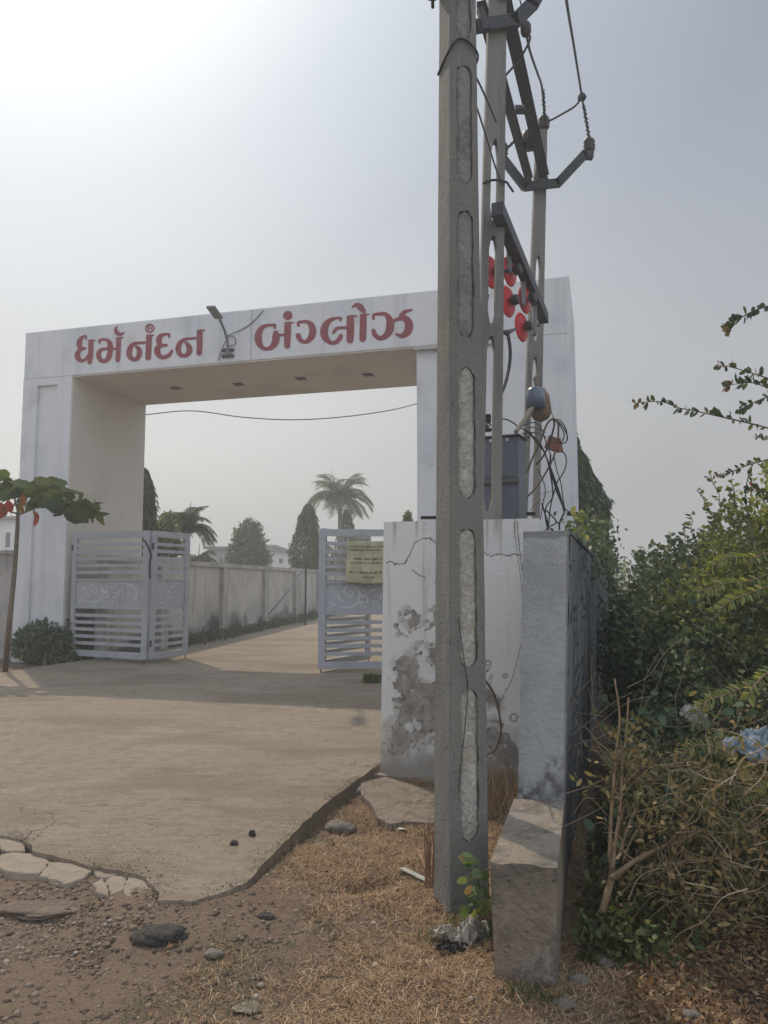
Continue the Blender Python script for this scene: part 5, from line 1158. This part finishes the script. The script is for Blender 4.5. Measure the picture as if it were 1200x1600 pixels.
# small weeds along the back wall
x = -5.0+.0*rng.random(2500); s_ = 3.5+30*rng.random(2500)**1.2
pw = np.array([list(A0+bd*a+bnrm*(.15+.5*random.random()**2)) for a in s_]); pw[:, 2] = .02+.25*rng.random(2500)**2
V, Fq = leaves(pw, rng.normal(size=(2500, 3))+np.array([0, 0, .8]), .13, .05, shape='kite'); tag(link('wall_foot_weeds', V, Fq, M['weed']), 'low green weeds growing along the foot of the back wall', 'weeds', kind='stuff')
pw = np.array([list(G(u, v, .05)) for u, v in zip(570+26*rng.random(300), 1058+9*rng.random(300))]); V, Fq = leaves(pw, rng.normal(size=(300, 3))+np.array([0, 0, .8]), .09, .03, shape='kite')
tag(link('weed_patch', V, Fq, M['weed']), 'small green weed patch on the drive behind the white wall block', 'weeds', kind='stuff')

# dark bush by left column
bu = G(70, 1035, 0); t = thing('clipped_bush', bu, 'dark round bush at the foot of the left archway column', 'bush')
MB().tube([bu+Vector((0, 0, -.1)), bu+Vector((0, .1, .5))], [.05, .02], 6).build('stem', M['bark'], t)
crown('foliage', [(bu.x, bu.y+.5, .42, .62, .5, .42), (bu.x+.3, bu.y+.5, .5, .4, .4, .45), (bu.x-.4, bu.y+.5, .35, .4, .4, .35), (bu.x+.6, bu.y+.6, .25, .25, .3, .25), (bu.x, bu.y+.3, .15, .75, .4, .25), (bu.x-.55, bu.y+.4, .3, .3, .3, .32)], 14000, .10, .055, M['leafdark'], t, shell=.3, ground=-.05)
# almond tree at left
tb = G(8, 1046, 0); t = thing('almond_sapling', tb, 'slender young tree with large green and red leaves in front of the left column', 'tree')
def al(u, v, Yq=13.6): return P(u, v, Yq)
MB().tube([tb+Vector((0, 0, -.1)), al(14, 980), al(22, 900), al(27, 830), al(28, 800)], [.05, .045, .04, .035, .03], 8, sm=4).build('trunk', M['bark'], t, True)
br = [[(28, 805), (40, 800), (60, 793), (85, 793), (100, 792)], [(28, 803), (18, 800), (0, 795), (-20, 790)], [(60, 794), (70, 775), (75, 765)], [(28, 800), (22, 775), (18, 757)], [(85, 793), (105, 785), (125, 785), (140, 790)]]
for b_ in br: MB().tube([al(u, v) for u, v in b_], [.018-.002*i for i in range(len(b_))], 6, sm=4).build('branch', M['bark'], t, True)
C_, D_, Lr = [], [], []
for (u, v, n_, spr) in ((15, 757, 9, 14), (0, 762, 8, 10), (35, 765, 8, 14), (62, 768, 9, 12), (76, 755, 7, 10), (92, 768, 9, 12), (125, 788, 11, 12), (148, 795, 9, 8), (68, 785, 6, 10), (100, 795, 8, 8), (-15, 770, 8, 10), (110, 785, 6, 10)):
    for k_ in range(int(n_*1.15)):
        a_ = random.uniform(0, 6.283); p = al(u+random.uniform(-.9, .9)*spr, v+random.uniform(-1.0, 1.1)*spr, 13.6+random.uniform(-.35, .35))
        C_.append(list(p)); D_.append([math.cos(a_), math.sin(a_)*.8, random.uniform(-1.0, .45)])
V, Fq = leaves(np.array(C_), np.array(D_), .36, .21, fold=.10, droop=.05); link('green_leaves', V, Fq, M['almond'], t)
C_, D_ = [], []
for (u, v) in ((8, 792), (1, 790), (30, 788), (36, 776), (24, 790), (52, 802), (58, 806), (12, 786), (4, 796)):
    C_.append(list(al(u, v-6, 13.3))); D_.append([random.uniform(-.5, .5), -.2, -1])
V, Fq = leaves(np.array(C_), np.array(D_), .27, .14, fold=.12); link('red_leaves', V, Fq, M['almondred'], t)

# ================================================================== UNDERGROWTH AT RIGHT
def stems_of(t, base, tips, r=.012, mat='bark'):
    for tip in tips:
        m_ = base.lerp(tip, .5)+Vector((random.uniform(-.1, .1), random.uniform(-.1, .1), .1)); MB().tube([base, m_, tip], [r, r*.7, r*.3], 5, sm=4).build('stem', M[mat], t, True)
wallx = lambda y: WC.x+(y-4.1)*math.tan(wa)+.05
keepw = lambda p: (p[:, 0] > wallx(p[:, 1])) | (p[:, 2] > 2.0)
def shrub(label, blobs, n, L, W, mat, base, group='shrubs in the undergrowth beside the wall', name='shrub', shell=.35, shape='kite', sprigs=0):
    t = thing(name, base, label, 'shrub', group)
    b_ = Vector(base); stems_of(t, b_, [Vector(b[:3])+Vector((0, 0, b[5]*.5)) for b in blobs], .018)
    crown('foliage', blobs, n, L, W, mat, t, shell=shell, ground=-.03, keep=keepw, shape=shape)
    if sprigs:
        C_, D_ = [], []
        for k_ in range(sprigs):
            b = random.choice(blobs); a_ = random.uniform(0, 6.283); p0 = Vector((b[0]+math.cos(a_)*b[3]*.6, b[1]+math.sin(a_)*b[4]*.6, b[2]+b[5]*.55)); ln = random.uniform(.2, .5); d = Vector((math.cos(a_)*.5, math.sin(a_)*.5, 1)).normalized()
            pts = [p0+d*(ln*i/5)+Vector((random.uniform(-.02, .02), random.uniform(-.02, .02), 0)) for i in range(6)]; MB().tube(pts, .004, 4).build('twig', M['bark'], t)
            for i in range(14):
                f = i/13; q = p0+d*ln*f; C_.append(list(q)); a2 = random.uniform(0, 6.28); D_.append([math.cos(a2), math.sin(a2), .3])
        V, Fq = leaves(np.array(C_), np.array(D_), L*1.1, W*1.1, shape='oval'); link('sprig_leaves', V, Fq, mat, t)
    return t
shrub('dark leafy shrub at the far end of the dark wall', [(3.45, 9.4, 1.15, .5, .8, .85), (4.05, 9.2, 1.4, .5, .7, .75), (3.0, 9.6, .7, .35, .6, .7), (3.6, 9.0, 1.75, .28, .3, .4)], 13000, .08, .046, M['leafdark'], (3.6, 9.4, -.05), sprigs=26)
shrub('mid green shrub with upright sprigs against the sky', [(4.45, 9.6, 1.25, .5, .8, .8), (5.0, 9.5, 1.5, .5, .8, .9), (5.7, 9.5, 1.6, .9, .8, 1.1)], 13000, .08, .046, M['leafmid'], (4.9, 9.7, -.05), sprigs=26)
shrub('tall sunlit shrub at the right edge of the photo', [(2.95, 6.2, 1.75, .34, .5, .55), (3.45, 6.1, 2.0, .5, .5, .75), (2.6, 6.2, 1.25, .34, .45, .45), (3.3, 6.0, 1.1, .6, .5, .6), (4.2, 6.4, 1.6, .6, .6, .9)], 22000, .055, .032, M['leafyel'], (3.3, 6.3, -.05), sprigs=44)
shrub('shaded shrub hugging the dark wall in the middle of the undergrowth', [(2.35, 6.6, .75, .42, .9, .75), (2.75, 6.9, .95, .5, .7, .85)], 20000, .06, .036, M['leafdark'], (2.5, 6.7, -.05), sprigs=14)
shrub('deep green shrub in the centre of the undergrowth', [(2.55, 5.7, .65, .55, .45, .62), (3.2, 5.5, .7, .6, .45, .6), (3.9, 5.3, .7, .6, .5, .6)], 24000, .055, .034, M['leafdark'], (2.9, 5.6, -.05), shell=.2)
shrub('low shaded shrub at the near foot of the dark wall', [(1.75, 5.0, .38, .28, .5, .42), (1.45, 4.5, .18, .2, .35, .22)], 7000, .045, .03, M['leafdark'], (1.7, 4.9, -.05), shell=.2)
shrub('half-withered olive shrub low at the right edge', [(2.15, 4.35, .42, .35, .3, .34), (2.6, 4.5, .5, .45, .35, .38)], 4800, .036, .02, M['leafdry'], (2.3, 4.4, -.05), shell=.2, sprigs=10)
shrub('small-leaved green clump hanging at the right edge', [(2.25, 3.95, .42, .22, .25, .20), (2.0, 3.7, .22, .2, .2, .2)], 4200, .026, .014, M['leafmid'], (2.2, 3.9, -.05), shell=.2)
shrub('far bushes closing the view past the wall end', [(7.3, 22, .9, 2.2, 1.8, 1.3), (11, 21, 1.1, 2.4, 2, 1.6), (5.5, 14, .9, .9, 1.6, 1.0), (7.5, 13.5, 1.3, 1.6, 1.6, 1.2)], 15000, .16, .09, M['leafmid'], (7.3, 20, -.05))
# creeper over the top of the dark wall
cr_ = thing('creeper', wp(0, 4.5, 1.8), 'light green creeper spilling over the top of the dark boundary wall', 'creeper')
pts_ = []
for i in range(4200):
    s_ = 3.2+12*random.random()**.8; hgt = random.gauss(0, .17)+(.12 if s_ > 5 else 0); t_ = random.gauss(-.05, .16)
    if fbm(s_*1.4, hgt*3, t_*3, 2) > .42: pts_.append(list(wp(t_, s_, 1.86+hgt+(.25*max(0, 1-abs(s_-7)/3)))))
pts_ = np.array(pts_); V, Fq = leaves(pts_, rng.normal(size=pts_.shape), .07, .045, shape='oval'); link('foliage', V, Fq, M['leafdark'], cr_)
MB().tube([wp(-.02, 3, 1.9), wp(.03, 5, 1.95), wp(0, 8, 2.0), wp(0, 12, 1.95)], .01, 5, sm=5).build('stem', M['bark'], cr_)
# creeper sprig near corner of wall top
C_ = []; 
for k_ in range(26): C_.append(list(P(random.uniform(892, 915), random.uniform(800, 842), 5.2+random.random()*.5)))
cs = thing('creeper_sprig', P(900, 842, 5.4), 'little bright sprig of round leaves at the near corner of the wall top', 'creeper'); MB().tube([P(898, 846, 5.4), P(902, 825, 5.4), P(896, 805, 5.4)], .004, 4, sm=3).build('stem', M['bark'], cs)
V, Fq = leaves(np.array(C_), rng.normal(size=(26, 3)), .05, .04, shape='oval'); link('foliage', V, Fq, M['leafyel'], cs)
# arching branches against the sky
def arch_branch(pts, Yq, label, lw_=.05, tipred=True, dens=1.0):
    p3d = [P(u, v, Yq+.15*math.sin(i)) for i, (u, v) in enumerate(pts)]; sm_ = smooth_path(p3d, 10)
    t = thing('arching_branch', p3d[-1], label, 'branch', 'leafy branches reaching in from the right edge')
    n = len(sm_); MB().tube(sm_, [.0022+.004*i/n for i in range(n)], 5).build('twig', M['bark'], t, True)
    C_, D_, C2, D2 = [], [], [], []
    for i, p in enumerate(sm_):
        for k_ in range(2 if i < 8 else 1):
            if random.random() > .62*dens: continue
            d = (sm_[min(i+1, n-1)]-sm_[max(i-1, 0)]).normalized(); up = Vector((random.uniform(-.5, .5), random.uniform(-1, 1), random.choice((-1, 1))*random.uniform(.5, 1)))
            v = up-d*.7
            (C2 if (tipred and i < 9) else C_).append(list(p)); (D2 if (tipred and i < 9) else D_).append(list(v))
    for C0, D0, mt, sc_, nm in ((C_, D_, 'leafbr', 1, 'leaves'), (C2, D2, 'leaftip', .8, 'tip_leaves')):
        if C0: V, Fq = leaves(np.array(C0), np.array(D0), lw_*sc_*(.8+.5*rng.random(len(C0))), lw_*.62*sc_, fold=.12); link(nm, V, Fq, M[mt], t)
arch_branch([(992, 630), (1010, 628), (1035, 628), (1060, 637), (1090, 643), (1130, 652), (1165, 660), (1210, 672), (1290, 700)], 5.0, 'long nearly level branch reaching farthest left against the sky', .05)
arch_branch([(1120, 570), (1140, 573), (1165, 580), (1190, 588), (1220, 598), (1290, 620)], 4.9, 'branch with pinkish leaf tip above the long level one', .055)
arch_branch([(1130, 605), (1150, 600), (1175, 598), (1200, 605), (1260, 620), (1300, 640)], 4.8, 'branch with brownish leaves just below the pink-tipped one', .06, dens=1.3)
arch_branch([(1135, 520), (1140, 508), (1160, 495), (1180, 485), (1210, 476), (1280, 460)], 4.8, 'topmost branch curving down at the upper right edge', .055, dens=1.3)
arch_branch([(1115, 743), (1140, 738), (1165, 728), (1200, 718), (1260, 705)], 5.0, 'short branch of small leaves level with the tree top', .04)
arch_branch([(1155, 640), (1175, 630), (1200, 620), (1260, 600)], 4.9, 'short green branch crossing the right edge between the others', .05, False, 1.2)
arch_branch([(1180, 680), (1205, 688), (1260, 700)], 4.9, 'tiny twig tip at the right edge below the long level branch', .03, False)
arch_branch([(1175, 760), (1190, 770), (1215, 790), (1240, 840)], 4.9, 'reddish twig dropping at the right edge above the shrub', .045, True, 1.3)
arch_branch([(1172, 735), (1166, 760), (1165, 785), (1172, 820), (1185, 880)], 5.2, 'upright shoot with dark leaves rising out of the right shrub', .045, False, 1.2)
# pinnate fronds
def frond(pts, Yq, label, lf=.06, mat='leafyel', n=22):
    p3d = [P(u, v, Yq+dy) for u, v, dy in pts]; sm_ = smooth_path(p3d, 8); t = thing('feathery_leaf', p3d[0], label, 'leaf', 'feathery compound leaves in the undergrowth')
    MB().tube(sm_, .0025, 5).build('midrib', M['stem'], t)
    C_, D_ = [], []; m_ = len(sm_)
    for i in range(n):
        f = (i+.8)/n*(m_-1); a_ = int(f); p = sm_[a_].lerp(sm_[min(a_+1, m_-1)], f-a_); d = (sm_[min(a_+1, m_-1)]-sm_[max(a_-1, 0)]).normalized()
        sdv = d.cross(Vector((0, -.8, .6))).normalized()
        for sg in (-1, 1): C_.append(list(p)); D_.append(list(sdv*sg+d*.5+Vector((0, 0, -.25))))
    V, Fq = leaves(np.array(C_), np.array(D_), lf*(.8+.3*rng.random(len(C_))), lf*.32, fold=.1); link('leaflets', V, Fq, M[mat], t)
frond([(1210, 1040, 0), (1180, 1065, -.05), (1140, 1082, -.1), (1105, 1095, -.1), (1088, 1115, -.1)], 4.2, 'yellow-green feathery leaf drooping in above the blue sheet', .055)
frond([(1200, 1050, 0), (1180, 1070, -.1), (1166, 1095, -.1)], 4.1, 'short drooping feathery leaf beside the right edge', .05, n=12)
frond([(1230, 880, 0), (1180, 905, -.1), (1130, 912, -.2), (1090, 925, -.2)], 4.6, 'bright feathery leaf in the upper right shrub', .06)
frond([(1230, 900, 0), (1190, 920, -.1), (1150, 935, -.2), (1120, 955, -.2)], 4.5, 'lower bright feathery leaf in the upper right shrub', .06)
frond([(1220, 855, 0), (1180, 870, -.1), (1140, 870, -.2), (1112, 885, -.2)], 4.7, 'highest bright feathery leaf in the upper right shrub', .055)
frond([(1165, 1240, 0), (1150, 1190, -.05), (1120, 1168, -.05), (1085, 1165, -.1), (1062, 1185, -.1)], 3.9, 'withered yellow feathery leaf arching over the dry vines', .05, 'leafdry')
frond([(1170, 1250, 0), (1140, 1215, -.05), (1110, 1208, -.1), (1070, 1222, -.1)], 3.9, 'second withered feathery leaf just below the arching one', .045, 'leafdry')
frond([(1200, 1270, 0), (1170, 1235, -.05), (1150, 1230, -.1), (1120, 1245, -.1)], 3.8, 'small withered feathery leaf near the right edge of the vines', .04, 'leafdry', 14)
frond([(1215, 1230, 0), (1185, 1232, -.05), (1150, 1250, -.1)], 3.8, 'olive feathery leaf under the blue sheet', .045, 'leafyel', 14)
# bare shrub with tan stems
bs = thing('bare_shrub', onG(938, 1437), 'bare tan-stemmed shrub forking low beside the concrete block', 'shrub')
def st_(pts, Yq, r0, r1): MB().tube([P(u, v, Yq+.03*i) for i, (u, v) in enumerate(pts)], [r0+(r1-r0)*i/(len(pts)-1) for i in range(len(pts))], 7, sm=5).build('stem', M['stem'], bs, True)
st_([(937, 1440), (948, 1400), (957, 1362), (953, 1335)], 3.62, .020, .013)
st_([(953, 1335), (954, 1290), (958, 1230), (962, 1180), (968, 1120), (960, 1060)], 3.68, .011, .004)
st_([(957, 1358), (962, 1310), (970, 1255), (972, 1200), (978, 1150), (982, 1090)], 3.66, .010, .004)
st_([(960, 1372), (985, 1350), (1020, 1332), (1060, 1312), (1090, 1305)], 3.64, .014, .007)
st_([(965, 1345), (975, 1310), (990, 1270), (1000, 1240), (1006, 1200)], 3.7, .008, .004)
st_([(972, 1350), (985, 1315), (1005, 1280), (1015, 1240), (1000, 1225), (985, 1205)], 3.72, .007, .003)
st_([(955, 1330), (965, 1300), (975, 1260)], 3.75, .008, .004)
for k_ in range(14):
    a_ = random.uniform(-1, 1); u0 = 955+random.uniform(-5, 30); v0 = random.uniform(1180, 1330); st_([(u0, v0), (u0+40*a_, v0-30), (u0+70*a_, v0-40+random.uniform(-30, 40))], 3.75, .003, .0012)
C_ = np.array([list(P(random.uniform(945, 1020), random.uniform(1130, 1260), 3.7+random.random()*.2)) for _ in range(150)]); V, Fq = leaves(C_, rng.normal(size=C_.shape), .035, .02, shape='oval'); link('leaves', V, Fq, M['leafdry'], bs)
# dry vine tangle
mb = MB()
VINEP = []
for k_ in range(330):
    u0 = random.triangular(960, 1230, 1110); v0 = random.uniform(1190, 1470); Y0 = random.uniform(3.5, 4.3)
    a_ = random.uniform(0, 6.283); L0 = random.uniform(25, 90); pts = [P(u0, v0, Y0)]
    u_, v_ = u0, v0
    for i in range(4):
        a_ += random.gauss(0, .6); u_ += math.cos(a_)*L0/2; v_ += math.sin(a_)*L0/2+3*i; q_ = P(u_, v_, Y0+random.uniform(-.08, .08)); q_.z = max(q_.z, float(gz(q_.x, q_.y))+.005); pts.append(q_)
    r0_ = random.choice((.0012, .0016, .0022, .003)); mb.tube(pts, [r0_*1.3, r0_, r0_*.9, r0_*.7, r0_*.3], 4, sm=4, caps=False); VINEP += smooth_path(pts, 4)
for k_ in range(60):
    u0 = random.uniform(900, 1200); v0 = random.uniform(1050, 1300); Y0 = random.uniform(4.3, 5); pts = [P(u0, v0, Y0)]; a_ = random.uniform(0, 6.28)
    for i in range(3):
        a_ += random.gauss(0, .3); u0 += math.cos(a_)*40; v0 += math.sin(a_)*40; pts.append(P(u0, v0, Y0))
    mb.tube(pts, .0013, 4, sm=4, caps=False)
tag(mb.build('dry_vines', M['vine']), 'tangled dry vines and twigs over the ground in the right undergrowth', 'dry vines', kind='stuff')
mb = MB()
for pts in ([(884, 1240), (920, 1228), (960, 1210), (1000, 1196)], [(880, 1292), (935, 1265), (975, 1240)]): mb.tube([P(u, v, 3.9+.05*i) for i, (u, v) in enumerate(pts)], .003, 5, sm=4)
tag(mb.build('thin_twigs', M['stem'], origin=P(884, 1240, 3.9)), 'pair of thin pale twigs reaching out to the concrete block', 'twigs')
vp = np.array([list(p) for p in VINEP for _ in range(4) if random.random() < .16]); vp = vp+rng.normal(size=vp.shape)*np.array([.035, .05, .03])
V, Fq = leaves(vp, rng.normal(size=vp.shape)+np.array([0, 0, -.3]), .034*(.5+rng.random(len(vp))), .019, shape='oval')
_half = len(vp)//2
tag(link('withered_creeper_leaves', V, Fq, M['leafdry']), 'brownish green creeper leaves hanging through the dry vines', 'creeper leaves', kind='stuff')
for blobs_, n_, mt_, lab_ in (([(1.55, 3.95, .50, .16, .2, .16), (1.75, 4.1, .62, .2, .2, .16)], 1500, 'leafmid', 'little green leafy bush in the middle of the dry vines'), ([(2.05, 4.0, .35, .25, .2, .25), (2.2, 4.2, .62, .2, .2, .2)], 2600, 'leafyel', 'yellowish leafy bush at the right of the dry vines'), ([(1.45, 4.35, .42, .2, .2, .3)], 1800, 'leafdark', 'dark leafy sprout behind the tan bare stems')):
    shrub(lab_, blobs_, n_, .04, .022, M[mt_], (blobs_[0][0], blobs_[0][1], -.02), shell=.2)
# ground cover leaves among vines
n = 15000; xx = .78+2.5*rng.random(n)**1.5; yy = 3.1+2.6*rng.random(n); kk = (xx > .77+.3*(yy-3.2)) & (xx < 1.08+.3*(yy-3.2)+.3*rng.random(n)) & (yy > 3.35) & (fbm(xx*4, yy*4, 1) > .36+.3*np.clip(xx-1.15-.3*(yy-3.2), 0, .5)); xx, yy = xx[kk], yy[kk]
pw = np.stack([xx, yy, gz(xx, yy)+.02+.16*rng.random(len(xx))**2], 1); V, Fq = leaves(pw, rng.normal(size=pw.shape)+np.array([0, 0, .5]), .04*(.5+rng.random(len(xx))), .026, shape='oval')
tag(link('ground_cover', V, Fq, M['weed']), 'low dark green leafy ground cover beside the concrete block', 'ground cover', kind='stuff')
bl2 = thing('broad_leaf_climber', (1.5, 4.2, .1), 'climber with a few broad heart-shaped leaves trailing over the vines', 'climber', None)
C_ = [P(random.uniform(900, 1190), random.uniform(1080, 1420), random.uniform(3.75, 4.3)) for _ in range(120)]
MB().tube([P(1000, 1420, 3.9), P(1030, 1330, 3.95), P(1070, 1270, 4.0), P(1120, 1240, 4.0), P(1180, 1200, 4.1)], .004, 5, sm=5).build('stem', M['stem'], bl2)
V, Fq = leaves(np.array([list(c) for c in C_]), rng.normal(size=(120, 3))+np.array([0, -.4, -.2]), .065*(.6+.7*rng.random(120)), .052, fold=.1); link('leaves', V, Fq, M['leafdark'], bl2)
tw = thing('fallen_branch', P(1010, 1340, 3.75), 'long pale fallen branch slanting up to the right through the vines', 'branch')
MB().tube([P(955, 1372, 3.62), P(1000, 1340, 3.66), P(1050, 1318, 3.7), P(1090, 1300, 3.72)], [.013, .011, .009, .005], 7, sm=4).build('limb', M['stem'], tw, True)
MB().tube([P(1040, 1322, 3.69), P(1075, 1285, 3.7), P(1110, 1230, 3.75)], [.006, .005, .002], 6, sm=4).build('side_limb', M['stem'], tw, True)
# plastic bag, sheet, litter
def sheet(name, c, size, mat, label, cat, seed, amp=.3, rag=.25, rot=0.0, n=46, tilt=0.0, smooth=False):
    g = np.linspace(-1, 1, n); A, B = np.meshgrid(g, g); r = np.sqrt(A*A+B*B)+1e-9; q = np.maximum(abs(A), abs(B)); th = np.arctan2(B, A)
    k = q/r*(.75+rag*2*(fbm(np.cos(th)*2.2+seed, np.sin(th)*2.2+seed, 3, 4)-.5)); x = A*k; y = B*k
    rid = lambda s_, o: 1-2*np.abs(fbm(x*s_+seed*3+o, y*s_+o, o, 3)-.5)*2
    z = amp*(1.2*rid(1.5, 1)*(1-.6*q)+.5*rid(3.6, 5)+.22*rid(8, 9)-.55)
    x = x+.16*(fbm(A*3+seed, B*3, 2)-.5)*2; y = y+.16*(fbm(A*3, B*3+seed, 6)-.5)*2
    z = np.maximum(z, -.02)
    X_, Y_ = x*math.cos(rot)-y*math.sin(rot), x*math.sin(rot)+y*math.cos(rot)
    V = np.stack([X_.ravel()*size[0]/2, Y_.ravel()*size[1]/2, z.ravel()*size[2]], 1)
    if tilt: c_, s_ = math.cos(tilt), math.sin(tilt); V = np.stack([V[:, 0], V[:, 1]*c_-V[:, 2]*s_, V[:, 1]*s_+V[:, 2]*c_], 1)
    I = np.arange(n*n).reshape(n, n); Q = np.stack([I[:-1, :-1].ravel(), I[:-1, 1:].ravel(), I[1:, 1:].ravel(), I[1:, :-1].ravel()], 1)
    o = link(name, V, Q, mat, smooth=smooth); o.location = c; m_ = o.modifiers.new('s', 'SOLIDIFY'); m_.thickness = .0015; return tag(o, label, cat)
sheet('plastic_bag', onG(722, 1470, .02), (.32, .24, .30), M['plastic'], 'crumpled clear plastic bag lying at the foot of the front pole', 'plastic bag', 3, rot=.4)
sheet('black_plastic_scrap', onG(708, 1490, .012), (.18, .10, .10), M['black'], 'black plastic scrap under the clear plastic bag', 'plastic scrap', 5)
sheet('plastic_bag', P(1080, 1118, 4.4), (.17, .16, .25), M['whiteplastic'], 'small white plastic bag caught in the middle of the undergrowth', 'plastic bag', 7, tilt=.9)
sheet('tarpaulin', P(1190, 1172, 4.1), (.46, .40, .36), M['bluesheet'], 'pale blue crumpled tarpaulin at the right edge of the undergrowth', 'tarpaulin', 9, rot=.3, tilt=.35)
o = link('paper_scrap', [onG(620, 1300, .02), onG(633, 1303, .03), onG(635, 1298, .015), onG(624, 1296, .02)], [(0, 1, 2, 3)], M['paper']); tag(o, 'small white paper scrap on the orange grass left of the front pole', 'paper')
a, bq = onG(628, 1362, .02), onG(668, 1383, .02)
o = MB().beam(a, bq, .035, .006).build('litter_strip', M['greenlitter'], origin=a); tag(o, 'faded greenish packaging strip on the ground left of the front pole', 'litter')
o = MB().beam(onG(652, 1343, .06), onG(672, 1378, .02), .02, .006).build('wooden_splinter', M['sheathing'], origin=a); tag(o, 'brown splinter leaning beside the greenish strip at the pole', 'litter')
ds = thing('dry_stalk', onG(672, 1385), 'tuft of dead reddish stalks standing against the left side of the front pole', 'plant')
for k_ in range(12):
    u0 = random.uniform(664, 678); MB().tube([P(u0, 1388, 3.95), P(u0+random.uniform(-3, 3), 1335, 3.97), P(u0+random.uniform(-5, 6), random.uniform(1270, 1310), 4.0)], [.004, .003, .001], 4, sm=3).build('stalk', M['sheathing'], ds)
wd = thing('broadleaf_weed', onG(748, 1425), 'green broad-leaved weed growing between the front pole and concrete block', 'plant')
MB().tube([P(748, 1430, 3.6), P(752, 1400, 3.6), P(745, 1370, 3.58), P(742, 1345, 3.56)], .004, 5, sm=4).build('stem', M['weed'], wd)
C_ = [P(742+random.uniform(-10, 18), v, 3.55+random.uniform(-.05, .08)) for v in np.linspace(1338, 1430, 34)]
V, Fq = leaves(np.array([list(c) for c in C_]), np.array([[random.uniform(-1, 1), random.uniform(-.8, .2), random.uniform(-.5, .4)] for _ in C_]), .06, .04, fold=.12); link('leaves', V, Fq, M['leafmid'], wd)
x, y = scatter(6000, (.1, 1.0), (3.0, 3.9), lambda x, y: (np.hypot((x-.42)/.3, (y-3.62)/.14) < rng.random(len(x))**.5) | (np.hypot((x-.6)/.2, (y-3.06)/.06) < rng.random(len(x))))
blades('green_tuft', x, y, .035, .003, M['weed'], 'greener weedy tufts round the feet of the front pole and concrete block', .4)
sheet('husk', onG(388, 1580, .012), (.15, .07, .10), M['husk'], 'pale dry husk at the bottom edge of the photo', 'husk', 12, rot=.5)
# haze
hz = MB().box((0, 280, 5.5), (900, 720, 15)).build('haze', None); hm = bpy.data.materials.new('smog'); hm.use_nodes = True; t = hm.node_tree; t.nodes.clear()
pv = nd(t, 'ShaderNodeVolumePrincipled'); pv.inputs['Color'].default_value = (.92, .94, .96, 1); pv.inputs['Density'].default_value = .0062; pv.inputs['Anisotropy'].default_value = .3
ou = nd(t, 'ShaderNodeOutputMaterial'); t.links.new(pv.outputs[0], ou.inputs['Volume']); hz.data.materials.append(hm); tag(hz, kind='stuff')
